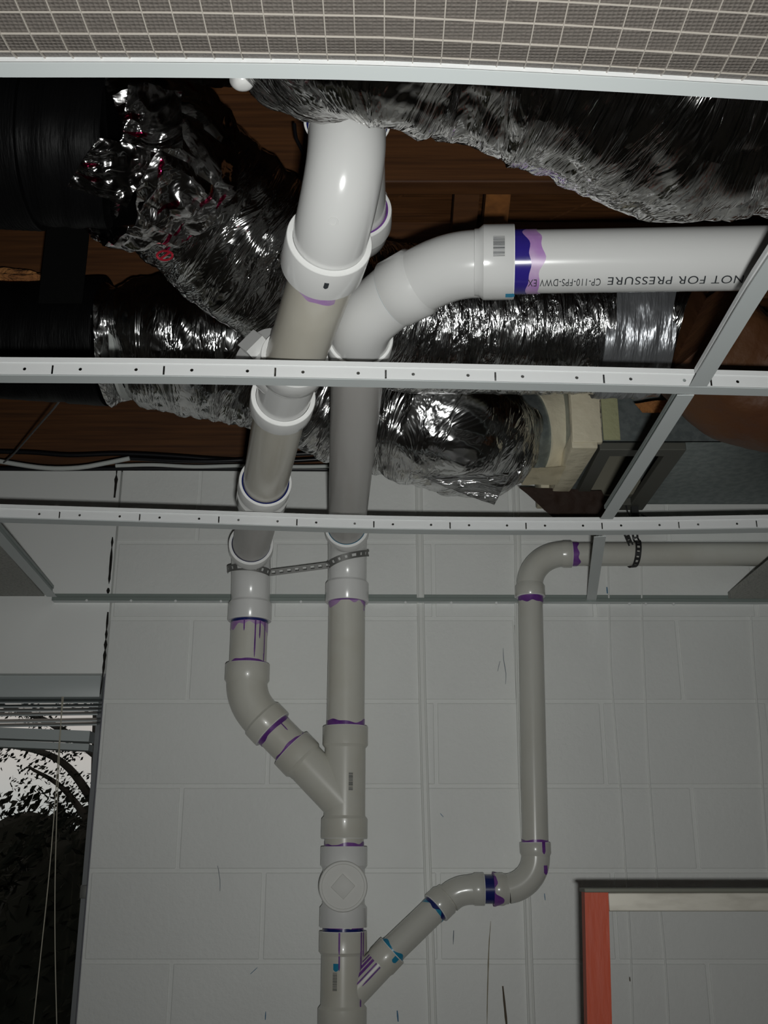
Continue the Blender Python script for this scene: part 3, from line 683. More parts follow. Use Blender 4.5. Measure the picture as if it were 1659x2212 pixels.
# rings of cement inside the hub mouths facing the room
def ring(mouth, d_out, r0, r1, c, nm='cement_ring'):
    return obj(nm, lathe(Vector(mouth) + Vector(d_out).normalized() * -0.001, d_out, [(-0.004, r1), (0.0012, r1), (0.0022, (r0 + r1) / 2), (0.0012, r0), (-0.004, r0)]), c, dp)
ring(mL, (0.12, -1, 0.05), R3 + 0.0002, R3 + 0.0016, 'cement_blue'); ring(mR, (0, -1, 0.05), R3 + 0.0002, R3 + 0.0016, 'cement_teal')
ring(pB, (0.195, -1, 0), R3 + 0.0002, R3 + 0.003, 'cement_blue')
ring(vM, DN, R3F + 0.0002, R3F + 0.0030, 'cement_blue'); ring(outlet, -dO, R3 + 0.0002, R3 + 0.003, 'primer_purple')
obj('primer_band', patch(pD - dCD * 0.063, -dCD, R3, lambda t: (0.0, 0.001 + 0.020 * max(0, math.cos((t - 3.25) * 0.95)) * (1 + 0.5 * noise.noise(Vector((t * 3, 1, 2))))), 1.9, 4.5, 60), 'primer_light', dp)
obj('primer_band', patch(pD - dCD * 0.063, -dCD, R3 + 0.0003, lambda t: (0.0, 0.001 + 0.007 * max(0, math.cos((t - 3.1) * 1.2))), 1.9, 4.4, 60), 'primer_purple', dp)
o = ring(g[1], -d2, R3F + 0.0002, R3H - 0.002, 'cement_teal')
B(g[5], dP, R3 + 0.0003, 0.015, 'cement_violet', 0.45, 22); B(g[5] + dP * 0.006, dP, R3, 0.024, 'primer_light', 0.4, 23, start=0.0)
drip(g[5] - dP * 0.012, dP, R3H, 1.92, 0.013, 0.010, 'cement_teal', dp, 'cement_smear')
# small dark spots and marks
def cyl_quad(p0, d, r, s0, s1, t0, t1, mi=None):
    return patch(p0, d, r, lambda t: (s0, s1), t0, t1, 4, 1)
drip(pD - dCD * 0.016, -dCD, 0.0555, -2.45, 0.012, 0.006, 'ink', dp, 'ink_spot')

# barcodes and print
def barcode(p0, d, r, s0, t0, wd, ht, along=True, mt='ink_grey', seed=1):
    """bars across; 'along': bars are stacked along the axis"""
    rnd = random.Random(seed); bm = bmesh.new(); x = 0.0
    dd = Vector(d).normalized(); ref = Vector((0, -1, 0.35)); u = (ref - dd * ref.dot(dd)).normalized(); w_ = dd.cross(u)
    def P(s, a): return Vector(p0) + dd * s + (u * math.cos(a) + w_ * math.sin(a)) * (r + 0.0006)
    while x < wd:
        bw = rnd.choice((0.0005, 0.0008, 0.0012)); 
        if along: corners = [(s0 + x, t0, s0 + x + bw, t0 + ht / r)]
        else: corners = [(s0, t0 + x / r, s0 + ht, t0 + (x + bw) / r)]
        for a0, b0_, a1, b1_ in corners:
            k = 4 if along else 1
            for j in range(k):
                c0, c1 = b0_ + (b1_ - b0_) * j / k, b0_ + (b1_ - b0_) * (j + 1) / k
                bm.faces.new([bm.verts.new(P(a0, c0)), bm.verts.new(P(a1, c0)), bm.verts.new(P(a1, c1)), bm.verts.new(P(a0, c1))])
        x += bw + rnd.choice((0.0005, 0.0008, 0.001))
    return obj('barcode', bm, mt, dp, smooth=False)
barcode(g[5], -dP, R3H, 0.014, -0.74, 0.030, 0.016, False, 'ink', 2)
barcode(sp_(xs_, 1672), DN, R3F, 0.0, -0.42, 0.040, 0.010, True, 'ink', 3)
barcode(sp_(xs_, 2097), DN, R3F, 0.0, 0.22, 0.036, 0.010, True, 'ink', 4)
barcode(pC, -dBC, R3H, 0.030, 2.55, 0.026, 0.008, False, 'ink_grey', 5)

def pipe_text(txt, p0, d, r, s0, th, size, mt='ink', flip=False, length=None):
    """lettering wrapped on the pipe: reads along d, th = angle of the baseline"""
    cu = bpy.data.curves.new('t', 'FONT'); cu.body = txt; cu.size = size; cu.space_character = 1.08
    to = bpy.data.objects.new('t', cu); COL.objects.link(to)
    dg = bpy.context.evaluated_depsgraph_get(); me = to.evaluated_get(dg).to_mesh(); bm = bmesh.new(); bm.from_mesh(me)
    to.evaluated_get(dg).to_mesh_clear(); bpy.data.objects.remove(to); bpy.data.curves.remove(cu)
    bmesh.ops.subdivide_edges(bm, edges=[e for e in bm.edges if e.calc_length() > size * 0.3], cuts=2)
    xm = max(v.co.x for v in bm.verts); k = (length / xm) if length else 1.0
    dd = Vector(d).normalized(); ref = Vector((0, -1, 0.35)); u = (ref - dd * ref.dot(dd)).normalized(); w_ = dd.cross(u)
    for v in bm.verts:
        a = th + v.co.y / r * (1 if flip else -1)
        v.co = Vector(p0) + dd * (s0 + v.co.x * k) + (u * math.cos(a) + w_ * math.sin(a)) * (r + 0.0012)
    return obj('printed_lettering', bm, mt, dp, smooth=False)
# reads from right to left on the overhead pipe (printed upside down seen from here)
pr = g[6]; dd_ = -dP
def s_of_px(px): # distance from g[6] along -dP for pixel column px
    best = min(range(2000), key=lambda i: abs(((pr + dd_ * (i * 0.001)).x) / ((pr + dd_ * (i * 0.001)).y * cs + ((pr + dd_ * (i * 0.001)).z - CZ) * sn) * F + 829.5 - px)); return best * 0.001
sa, sb = s_of_px(1598), s_of_px(1308); pipe_text('NOT FOR PRESSURE', pr, dd_, R3, sa, -1.41, 0.019, flip=False, length=sb - sa)
sa, sb = s_of_px(1294), s_of_px(1138); pipe_text('CP-110-FPS-DWV EX', pr, dd_, R3, sa, -1.45, 0.018, flip=False, length=sb - sa)

# ------------------------------------------------------------------ perforated strap between the two elbows
def ribbon(path, wd, wdir, th=0.0012, hole=True, name='perforated_strap', material='strap_steel', pitch=0.019):
    bm = bmesh.new(); N = len(path); fr = []
    for i in range(N):
        t_ = (path[min(i + 1, N - 1)] - path[max(i - 1, 0)]).normalized(); wv = (wdir - t_ * wdir.dot(t_)).normalized(); nn = t_.cross(wv); fr.append((wv, nn))
    s = 0
    for i in range(N - 1):
        L = (path[i + 1] - path[i]).length; mid = (s + L / 2) % pitch; s += L; ho = hole and mid < pitch * 0.4
        for (a, b_) in (((-.5, -.22), (.22, .5)) if ho else ((-.5, .5),)):
            v = []
            for j in (i, i + 1):
                wv, nn = fr[j]
                for q in (a, b_):
                    v.append(bm.verts.new(path[j] + wv * q * wd + nn * th / 2)); v.append(bm.verts.new(path[j] + wv * q * wd - nn * th / 2))
            for f in ((0, 2, 6, 4), (1, 5, 7, 3), (0, 4, 5, 1), (2, 3, 7, 6), (0, 1, 3, 2), (4, 6, 7, 5)): bm.faces.new([v[q] for q in f])
    return bm
def around(c, r, a0, a1, z0, z1, n=24):
    return [Vector((c[0] + r * math.sin(a0 + (a1 - a0) * i / n), c[1] - r * math.cos(a0 + (a1 - a0) * i / n), z0 + (z1 - z0) * i / n)) for i in range(n + 1)]
zL, zR = CZ + Zs(1240, 2.47), CZ + Zs(1196, 2.47)
pa = around((xl, 2.484), R3F + 0.006, -1.5, 1.25, zL + 0.012, zL + 0.002); pb_ = around((xs_, 2.497), R3F + 0.006, -1.0, 1.5, zR - 0.030, zR + 0.008)
mid = [pa[-1] + (pb_[0] - pa[-1]) * t for t in [i / 30 for i in range(1, 30)]]
allp = pa + mid + pb_; pth = [allp[0]]
for p in allp[1:]:
    L = (p - pth[-1]).length; k = max(1, int(L / 0.0035)); q0 = pth[-1].copy()
    pth += [q0 + (p - q0) * (j / k) for j in range(1, k + 1)]
tag(obj('perforated_strap', ribbon(pth, 0.016, Vector((0, -0.55, 1))), 'strap_steel', smooth=False), 'grey perforated metal strap tying the two large drain elbows together', 'strap')
# black hanger on the small pipe
c = atY(1370, 1197, TY); hp = []
for i in range(41):
    a = R(-150) + R(300) * i / 40; hp.append(Vector((c.x + 0.006 * math.cos(a), c.y - (R2 + 0.003) * math.cos(a), c.z + (R2 + 0.003) * math.sin(a - 0.0))))
hp = [Vector((c.x + 0.004, c.y - 0.01, c.z + 0.16 - i * 0.0035)) for i in range(36)] + [Vector((c.x + 0.010 - 0.00045 * i, c.y - (R2 + 0.003) * math.sin(R(6 * i)), c.z + (R2 + 0.003) * math.cos(R(6 * i)))) for i in range(0, 46)]
hr = empty('pipe_hanger', c + UP * -0.03, 'black perforated hanger strap looped under the thin horizontal pipe', 'pipe hanger')
obj('hanger_loop', ribbon(hp, 0.015, Vector((1, 0, 0.1)), 0.0015, pitch=0.0125), 'strap_black', hr, smooth=False)
e0 = atY(1352, 1168, TY - 0.03); obj('strap_end', ribbon([e0 + Vector((0.012 - 0.001 * i, 0, 0.003 * i - 0.012)) for i in range(12)], 0.013, Vector((1, 0, 0.4)), 0.0015, pitch=0.012), 'strap_black', hr, smooth=False)

# ================================================================== CEILING GRID
GZ = 0.63
def tee(name, pts, lab, flange=0.0235, web=0.030, slot_px=None, slots=True, face='tee_white', under='tee_face', bulb=0.0055, root_cat='ceiling grid bar', Z=GZ, lift=None):
    P = [atZ(a, b_, Z) for a, b_ in pts]
    if lift: P = [p + Vector((0, 0, lift)) for p in P]
    path = catmull(P, 0.04); root = empty(name, path[len(path) // 2], lab, root_cat)
    def sect(n0, n1, h0, h1):
        bm = bmesh.new(); prev = None
        for i, p in enumerate(path):
            a = path[max(0, i - 1)]; c_ = path[min(len(path) - 1, i + 1)]; t_ = (c_ - a); t_.z = 0; t_.normalize(); nn = Vector((-t_.y, t_.x, 0))
            cur = [bm.verts.new(p + nn * q + UP * h) for q, h in ((n0, h0), (n1, h0), (n1, h1), (n0, h1))]
            if prev:
                for k in range(4): bm.faces.new((prev[k], prev[(k + 1) % 4], cur[(k + 1) % 4], cur[k]))
            else: bm.faces.new(cur[::-1])
            prev = cur
        bm.faces.new(prev); return bm
    obj('flange', sect(-flange / 2, flange / 2, 0.0, 0.0012), under, root, smooth=False)
    obj('bulb', sect(-bulb / 2, bulb / 2, web - 0.007, web), face, root, smooth=False)
    if not slots:
        obj('web', sect(-0.0006, 0.0006, 0.0008, web - 0.006), face, root, smooth=False); return root
    # web with real slots and round holes
    bm = bmesh.new(); X0, X1 = path[0].x, path[-1].x; sx = atZ(slot_px[0], slot_px[1], Z).x; pitch = 0.1524
    def at(x):
        for i in range(len(path) - 1):
            if path[i].x <= x <= path[i + 1].x or i == len(path) - 2:
                k = (x - path[i].x) / (path[i + 1].x - path[i].x); return path[i] + (path[i + 1] - path[i]) * k
    h0, h1 = 0.001, web - 0.0065; hc = (h0 + h1) / 2 + 0.002
    x = sx - pitch * (int((sx - X0) / pitch) + 1) - pitch / 4; kk = 0
    while x < X1:
        a, b_ = x, x + pitch / 2; mid_ = x + pitch / 4; is_slot = (kk % 4 == 0)
        x += pitch / 4 * 1; kk += 1
        # modules of a quarter pitch: slot, hole ... centre on mid of module
        a, b_ = mid_ - pitch / 8, mid_ + pitch / 8
        if a < X0 or b_ > X1: continue
        outer = [(a, h0), (b_, h0), (b_, h1), (a, h1)]
        if kk % 4 == 1: hole_ = [(mid_ - .0013, hc - .0075), (mid_ + .0013, hc - .0075), (mid_ + .0013, hc + .006), (mid_ - .0013, hc + .006)]
        elif kk % 2 == 0: hole_ = [(mid_ + .0024 * math.cos(t2), hc + .0024 * math.sin(t2)) for t2 in [TP * q / 14 for q in range(14)]]
        else: hole_ = None
        def mk(loop): return [bm.verts.new((px_, 0, h_)) for px_, h_ in loop]
        if hole_ is None: bm.faces.new(mk(outer)); continue
        vo_, vh = mk(outer), mk(hole_); es = [bm.edges.new((l[i], l[(i + 1) % len(l)])) for l in (vo_, vh) for i in range(len(l))]
        bmesh.ops.triangle_fill(bm, edges=es, use_beauty=True)
    bmesh.ops.remove_doubles(bm, verts=bm.verts, dist=1e-5)
    bmesh.ops.recalc_face_normals(bm, faces=bm.faces)
    bmesh.ops.solidify(bm, geom=bm.faces[:], thickness=0.0012)
    for v in bm.verts:
        p = at(v.co.x); v.co = Vector((v.co.x, p.y + v.co.y, p.z + v.co.z))
    obj('web', bm, face, root, smooth=False)
    return root
tee('main_tee', [(-800, 812), (-70, 818), (0, 819), (415, 822), (830, 829.5), (1245, 838), (1659, 848), (1730, 850), (2500, 868)], 'nearer white slotted ceiling grid bar crossing in front of both big pipes', slot_px=(106, 812), web=0.032)
tee('main_tee', [(-900, 1106), (-90, 1121), (0, 1124), (415, 1136), (830, 1148), (1290, 1151), (1659, 1146), (1750, 1145), (2500, 1140)], 'farther white slotted ceiling grid bar crossing in front of the pipe elbows', slot_px=(110, 1110), web=0.032, flange=0.030)
tee('main_tee', [(-700, 160), (-90, 151), (0, 152), (415, 153), (830, 160), (1245, 179), (1659, 203), (1750, 209), (2400, 260)], 'white ceiling grid bar at the top along the edge of the light lens', slots=False, flange=0.0165, web=0.03)
tee('cross_tee', [(1508, 833), (1572, 728), (1635, 625), (1720, 500)], 'slanting white cross bar in front of the overhead pipe at upper right', slots=False, flange=0.024, web=0.028, lift=-0.0015)
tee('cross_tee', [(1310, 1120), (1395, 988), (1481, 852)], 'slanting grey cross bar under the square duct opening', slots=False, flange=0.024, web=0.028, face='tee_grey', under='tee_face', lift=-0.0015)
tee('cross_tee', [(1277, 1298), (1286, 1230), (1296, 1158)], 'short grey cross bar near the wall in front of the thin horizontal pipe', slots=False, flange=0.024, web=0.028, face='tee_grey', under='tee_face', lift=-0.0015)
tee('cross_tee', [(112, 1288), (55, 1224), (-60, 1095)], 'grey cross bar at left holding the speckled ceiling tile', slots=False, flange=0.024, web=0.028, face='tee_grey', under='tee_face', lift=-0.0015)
# wall angle
an = empty('wall_angle', V(0, WY, 0.625), 'grey metal angle strip fixed along the block wall at ceiling height', 'ceiling grid bar')
ax0, ax1 = atY(118, 1298, WY).x, 2.9
bm = bmesh.new(); za, zb_ = CZ + 0.629, CZ + 0.6205
add_bar(bm, Vector((ax0, WY - 0.012, za)), Vector((2.6, WY - 0.012, zb_)), 0.023, 0.0012); obj('ledge', bm, 'tee_face', an, smooth=False)
bm = bmesh.new(); add_bar(bm, Vector((ax0, WY - 0.0015, za + 0.011)), Vector((2.6, WY - 0.0015, zb_ + 0.011)), 0.0015, 0.023); obj('wall_leg', bm, 'angle_grey', an, smooth=False)
bm = bmesh.new(); add_bar(bm, Vector((ax0, WY - 0.0236, za + 0.004)), Vector((2.6, WY - 0.0236, zb_ + 0.004)), 0.0008, 0.009); obj('front_lip', bm, 'angle_grey', an, smooth=False)
for px in (187, 283, 379, 477, 650, 876, 975, 1072, 1360, 1395, 1455):
    c = atY(px, 1296 + px * 0.006, WY - 0.0245)
    obj('rivet', lathe(c, (0, -1, 0), [(-0.0005, 0.0035), (0.0012, 0.003), (0.0018, 0.0)], 12), 'tee_white', an)
# left ceiling under the angle: wall ledge continues thin line
# tiles
tz = CZ + GZ + 0.002
A = atZ(100, 1290, GZ); Bp = atZ(-60, 1108, GZ)
def tile(poly, lab, th=0.016):
    bm = bmesh.new(); lo = [bm.verts.new((x, y, tz)) for x, y in poly]; hi = [bm.verts.new((x, y, tz + th)) for x, y in poly]
    bm.faces.new(lo[::-1]); bm.faces.new(hi)
    for i in range(len(poly)): bm.faces.new((lo[i], lo[(i + 1) % len(poly)], hi[(i + 1) % len(poly)], hi[i]))
    return tag(obj('ceiling_tile', bm, 'tile_face', smooth=False), lab, 'ceiling tile')
tile([(A.x - 0.004, A.y - 0.002), (A.x - 0.65, A.y - 0.002), (Bp.x - 0.65, Bp.y), (Bp.x - 0.004, Bp.y)], 'speckled grey ceiling tile at left resting on the grid beside the wall')
C1 = atZ(1562, 1304, GZ); C2 = atZ(1668, 1219, GZ)
tile([(C1.x, 2.572), (C1.x + 1.2, 2.572), (C2.x + 1.2, C2.y - 0.15), (C2.x + .0, C2.y - 0.15)], 'greyish tan ceiling tile at the right edge near the wall')

# ------------------------------------------------------------------ light lens panel
lp = empty('light_lens', V(0, 0.42, 0.64), 'large ribbed plastic light lens panel with a square grid, above the camera', 'light diffuser')
Pe = [atZ(a, b_, GZ + 0.003) for a, b_ in ((-700, 160), (-90, 151), (0, 152), (415, 153), (830, 160), (1245, 179), (1659, 203), (1750, 209), (2400, 260))]
def yedge(x):
    for i in range(len(Pe) - 1):
        if x <= Pe[i + 1].x or i == len(Pe) - 2:
            return Pe[i].y + (Pe[i + 1].y - Pe[i].y) * (x - Pe[i].x) / (Pe[i + 1].x - Pe[i].x)
def lens_pt(x, v, dz=0.0):   # v: distance from the far edge toward the room
    z = CZ + GZ + 0.0028 + 0.010 * (math.exp(-v / 0.010)) * 0.0 - 0.0 + 0.013 * math.exp(-v / 0.018)
    return Vector((x, yedge(x) - v, z + dz))
gx = 0.0237
bm = bmesh.new(); nx, nv_ = 72, 26; vv = [0, 0.004, 0.008, 0.013, 0.019] + [0.0237 * (0.9 + k) for k in range(22)]
G = [[bm.verts.new(lens_pt(-0.90 + 1.8 * i / nx, v)) for v in vv] for i in range(nx + 1)]
for i in range(nx):
    for j in range(len(vv) - 1): bm.faces.new((G[i][j], G[i][j + 1], G[i + 1][j + 1], G[i + 1][j]))
bmesh.ops.solidify(bm, geom=bm.faces[:], thickness=-0.002)
obj('lens_sheet', bm, 'lens_acrylic', lp)
bm = bmesh.new()
x = -0.69 + 0.003 - 0.0237 * 8
while x < 0.90:
    for j in range(len(vv) - 1): add_bar(bm, lens_pt(x, vv[j], -0.0006), lens_pt(x, vv[j + 1], -0.0006), 0.0009, 0.0020)
    x += gx
for k in range(18):
    v = 0.0170 + 0.0237 * k
    for i in range(nx): add_bar(bm, lens_pt(-0.90 + 1.8 * i / nx, v, -0.0005), lens_pt(-0.90 + 1.8 * (i + 1) / nx, v, -0.0005), 0.0007, 0.0016)
obj('rib_grid', bm, 'lens_rib', lp, smooth=False)

# ================================================================== DUCTS
def resample(path, step):
    out = [path[0]]; acc = 0
    for i in range(1, len(path)):
        a, b_ = path[i - 1], path[i]; L = (b_ - a).length
        while acc + L >= step:
            k = (step - acc) / L; a = a + (b_ - a) * k; out.append(a); L = (b_ - a).length; acc = 0
        acc += L
    out.append(path[-1]); return out
def duct_bm(pts, radii, seed=0, fold=0.008, coil=0.0025, pitch=0.042, sag=0.0, n=150, step=0.006, slant=0.0, end_pinch=None, crisp=0.004):
    P = catmull(pts, 0.02); N = len(P); path = resample(P, step); M = len(path)
    cum = [0.0]
    for a_, b_ in zip(pts[:-1], pts[1:]): cum.append(cum[-1] + (Vector(b_) - Vector(a_)).length)
    tot = sum((path[i] - path[i - 1]).length for i in range(1, M))
    def rr(s, th, i):
        if len(radii) == len(pts):
            sc_ = s / tot * cum[-1]; a = max(0, min(len(cum) - 2, sum(1 for c_ in cum if c_ <= sc_) - 1)); k = min(1, (sc_ - cum[a]) / (cum[a + 1] - cum[a]))
        else:
            t = i / (M - 1) * (len(radii) - 1); a = int(min(t, len(radii) - 2)); k = t - a
        k = k * k * (3 - 2 * k); r = radii[a] * (1 - k) + radii[a + 1] * k
        c, s2 = math.cos(th), math.sin(th)
        q = Vector((c * 1.0, s2 * 1.0, s * 3.2 + seed * 7.0)); r += fold * noise.noise(q * 1.3)
        ss = s + slant * c * r
        fo = noise.noise(Vector((c * 1.6, s2 * 1.6, ss * 26 + seed))); r += crisp * (abs(fo) - 0.25) * 1.4
        f2 = noise.noise(Vector((c * 4.5, s2 * 4.5, ss * 70 + seed * 2))); r += crisp * 0.45 * abs(f2)
        r += coil * (abs(math.sin(math.pi * (ss + th * pitch / TP) / pitch)) - 0.6)
        if end_pinch: r += end_pinch(s, th)
        return r
    return sweep(path, rr, n, cap=True, uvs=True)
# duct 1: big foil duct across the top right
d1p = [atD(600, -330, 1.50), atD(590, -170, 1.38), atD(640, -20, 1.27)] + [V(x, y, z) for x, y, z in ((-0.02, .855, .855), (0.08, .862, .842), (0.17, .866, .83), (0.255, .888, .808), (0.325, .908, .793), (0.41, .908, .795), (0.55, .91, .79), (0.85, .91, .80))]
fd = empty('foil_duct', V(0.3, 0.88, 0.66), 'large wrinkled foil flexible duct across the top right, above the white pipe', 'air duct')
obj('duct_jacket', duct_bm(d1p, [0.10, 0.115, 0.125, 0.13, 0.135, 0.142, 0.149, 0.153, 0.151, 0.152, 0.152], 1, fold=0.010, coil=0.003, slant=0.15, crisp=0.011), 'foil_big', fd)
# white adhesive blob near its left end
bm = bmesh.new(); bmesh.ops.create_icosphere(bm, subdivisions=3, radius=0.013)
bp_ = atD(520, 172, 1.19)
for v in bm.verts: v.co = Vector((v.co.x * 1.1, v.co.y, v.co.z * 0.9)) * (1 + 0.3 * noise.noise(v.co * 60)) + bp_
obj('sealant_blob', bm, 'pvc_white', fd)
# duct 2/3: diagonal foil duct, passes behind the pipes and on to the right
dg_pts = [atD(262, 300, 1.66), atD(390, 400, 1.75), atD(520, 510, 1.80), atD(640, 600, 1.84)]
d3 = [atD(760, 662, 1.90), atD(900, 690, 1.95), atD(1100, 694, 1.97), atD(1300, 698, 1.97)]
fd2 = empty('foil_duct', dg_pts[1] - UP * 0.13, 'diagonal crinkled foil duct at upper left running behind the thick white pipe', 'air duct')
obj('duct_jacket', duct_bm(dg_pts + [atD(735, 655, 1.88)], [0.125, 0.137, 0.137, 0.132, 0.125], 2, fold=0.012, coil=0.001, slant=0.35, crisp=0.008), 'foil_diag', fd2)
def coll(s, th): return 0.010 * noise.noise(Vector((math.cos(th) * 2.2, math.sin(th) * 2.2, s * 9 + 5))) + 0.02 * abs(noise.noise(Vector((math.cos(th) * 5, math.sin(th) * 5, s * 16))))
obj('foil_tape_wrap', duct_bm([atD(215, 318, 1.60), atD(265, 315, 1.62), atD(330, 350, 1.66), atD(375, 385, 1.70)], [0.118, 0.135, 0.139, 0.128], 5, fold=0.02, coil=0, n=110, crisp=0.006, end_pinch=coll), 'foil_tape_crumpled', fd2)
def sheet(corners, nu, nv, amp, seed, material, name, parent, th=0.0012, freq=14):
    a, b_, c_, d_ = [Vector(q) for q in corners]; bm = bmesh.new(); nrm = (b_ - a).cross(d_ - a).normalized(); uv = uvl(bm); g_ = []
    for i in range(nu + 1):
        u_ = i / nu; row = []
        for j in range(nv + 1):
            v_ = j / nv; p = (a * (1 - u_) + b_ * u_) * (1 - v_) + (d_ * (1 - u_) + c_ * u_) * v_
            q = p * freq + Vector((seed, 0, 0)); p = p + nrm * amp * (noise.noise(q) + 0.7 * abs(noise.noise(q * 2.3)) + 0.3 * noise.noise(q * 5)) + Vector((0, 0, 1)) * amp * 0.4 * noise.noise(q * 1.7 + Vector((3, 3, 3)))
            row.append(bm.verts.new(p))
        g_.append(row)
    su, sv = (b_ - a).length, (d_ - a).length
    for i in range(nu):
        for j in range(nv):
            f = bm.faces.new((g_[i][j], g_[i + 1][j], g_[i + 1][j + 1], g_[i][j + 1]))
            for l, (ii, jj) in zip(f.loops, ((i, j), (i + 1, j), (i + 1, j + 1), (i, j + 1))): l[uv].uv = (ii / nu * su, jj / nv * sv)
    bmesh.ops.solidify(bm, geom=bm.faces[:], thickness=th)
    return obj(name, bm, material, parent)
sheet([atD(212, 300, 1.46), atD(335, 330, 1.46), atD(270, 450, 1.50), atD(140, 402, 1.50)], 50, 40, 0.018, 3, 'foil_tape_crumpled', 'tape_flap', fd2, freq=12)
sheet([atD(275, 178, 1.46), atD(400, 190, 1.50), atD(395, 320, 1.50), atD(262, 310, 1.46)], 50, 50, 0.018, 8, 'foil_tape_crumpled', 'tape_flap', fd2, freq=11)
sheet([atD(440, 165, 1.30), atD(540, 150, 1.22), atD(530, 195, 1.22), atD(405, 180, 1.32)], 40, 16, 0.010, 5, 'foil_tape_crumpled', 'tape_flap', fd)
# red printing on the foil tape, red stamp
def strokes(pts, w_, d, name, parent):
    bm = bmesh.new()
    for a, b_ in pts: add_bar(bm, atD(a[0], a[1], d), atD(b_[0], b_[1], d), w_, 0.0012, Vector((0, -1, 0.3)))
    return obj(name, bm, 'red_print', parent, smooth=False)
stamp = [(356 + 17 * math.cos(t2), 552 + 10 * math.sin(t2)) for t2 in [TP * k / 18 for k in range(19)]]
strokes([(stamp[k], stamp[k + 1]) for k in range(18)] + [((345, 560), (367, 545))], 0.0035, 1.632, 'red_stamp', fd2)
fd3 = empty('foil_duct', d3[1] - UP * 0.13, 'finely crinkled foil duct glittering under the overhead pipe at right, taped at its end', 'air duct')
obj('duct_jacket', duct_bm(d3, [0.128, 0.134, 0.135, 0.132], 3, fold=0.004, coil=0.0012, pitch=0.02, slant=0.05, crisp=0.004, n=170, step=0.004), 'foil_fine', fd3)
tp = [atD(1290, 698, 1.97), atD(1380, 702, 1.965), atD(1440, 706, 1.96)]
obj('tape_band', duct_bm(tp, [0.137, 0.135, 0.128], 4, fold=0.012, coil=0.0, n=100, crisp=0.006), 'duct_tape', fd3)
obj('foil_end', duct_bm([atD(1436, 706, 1.96), atD(1470, 712, 1.955), atD(1488, 716, 1.95)], [0.125, 0.120, 0.115], 6, fold=0.01, coil=0.0, n=90, crisp=0.006), 'foil_diag', fd3)
# duct 5/6: long low duct from the black sleeve to the takeoff
d5 = [V(*t3) for t3 in ()]
def lowc(px, ylow, Rr, r):
    e = ang(ylow) + math.asin(r / Rr); Y, Z = Rr * math.cos(e), Rr * math.sin(e); d = Y * cs + Z * sn; return V((px - 829.5) / F * d, Y, Z)
d5 = [lowc(238, 888, 2.20, 0.135), lowc(400, 897, 2.20, 0.145), lowc(540, 920, 2.22, 0.147), lowc(700, 985, 2.28, 0.143), lowc(840, 1018, 2.30, 0.142), lowc(960, 1060, 2.28, 0.145), lowc(1030, 1078, 2.36, 0.143), lowc(1082, 1052, 2.42, 0.118)]
def pin(s, th): return -0.035 * math.exp(-((s - 0.03) / 0.02) ** 2) * (0.6 - 0.4 * math.cos(th * 2))
fd4 = empty('foil_duct', d5[3] - UP * 0.15, 'long low foil duct from the black sleeve at left to the cream taped collar', 'air duct')
obj('duct_jacket', duct_bm(d5, [0.125, 0.145, 0.147, 0.143, 0.142, 0.145, 0.143, 0.116], 7, fold=0.016, coil=0.001, slant=0.2, crisp=0.010, end_pinch=pin), 'foil_low', fd4)
sheet([atD(905, 1030, 2.10), atD(1100, 1020, 2.08), atD(1068, 1092, 2.14), atD(1020, 1076, 2.14)], 30, 20, 0.006, 2, 'foil_low', 'hanging_flap', fd4)
# black sleeve and strap at left
tdir = (d5[1] - d5[0]).normalized()
obj('tie_band', lathe(d5[0] + tdir * 0.026, tdir, [(0, 0.095), (0, 0.112), (0.007, 0.114), (0.009, 0.095)]), 'cable_white', fd4)
bs = empty('black_duct', lowc(80, 872, 2.20, 0.125) - UP * 0.13, 'black sleeved duct at left joined to the pinched foil duct', 'air duct')
obj('duct_jacket', duct_bm([lowc(-160, 858, 2.20, 0.12), lowc(-20, 862, 2.20, 0.12), lowc(120, 868, 2.20, 0.122), lowc(232, 876, 2.20, 0.128)], [0.118, 0.12, 0.122, 0.126], 9, fold=0.005, coil=0.001, n=90, crisp=0.001), 'black_jacket', bs)
obj('fabric_sleeve', duct_bm([lowc(150, 868, 2.20, 0.124), lowc(232, 876, 2.20, 0.13)], [0.128, 0.132], 9, fold=0.003, coil=0.0, n=90, crisp=0.001), 'black_jacket', bs)
sc = lowc(172, 868, 2.20, 0.124)
tag(obj('hanging_strap', ribbon([V(sc.x - 0.0, sc.y - 0.14, z - CZ) for z in [CZ + 1.38 - 0.01 * k for k in range(36)]], 0.085, Vector((1, 0, 0)), 0.003, hole=False), 'black_strap'), 'wide black hanging strap dropping to the black sleeved duct at left', 'strap')
td = empty('black_duct', atD(60, 320, 1.6) - UP * 0.14, 'shadowy black flexible duct in the upper left corner', 'air duct')
obj('duct_jacket', duct_bm([atD(-260, 300, 1.58), atD(-60, 305, 1.58), atD(120, 312, 1.59), atD(240, 322, 1.60)], [0.118, 0.12, 0.12, 0.118], 12, fold=0.006, coil=0.002, n=90, crisp=0.002), 'black_jacket', td)
obj('ribbed_tape', duct_bm([atD(-60, 305, 1.58), atD(90, 312, 1.58)], [0.124, 0.124], 13, fold=0.004, coil=0.001, pitch=0.012, n=90, crisp=0.001), 'black_jacket', td)
# insulation fringe at far left
fi = atD(-30, 604, 2.0)
tag(obj('insulation_strip', duct_bm([atD(-120, 596, 2.25), atD(0, 602, 2.25), atD(148, 616, 2.25)], [0.018, 0.02, 0.016], 15, fold=0.01, coil=0, n=40, crisp=0.008), 'fiberglass'), 'ragged orange-brown insulation strip lying along the black duct at left', 'insulation')

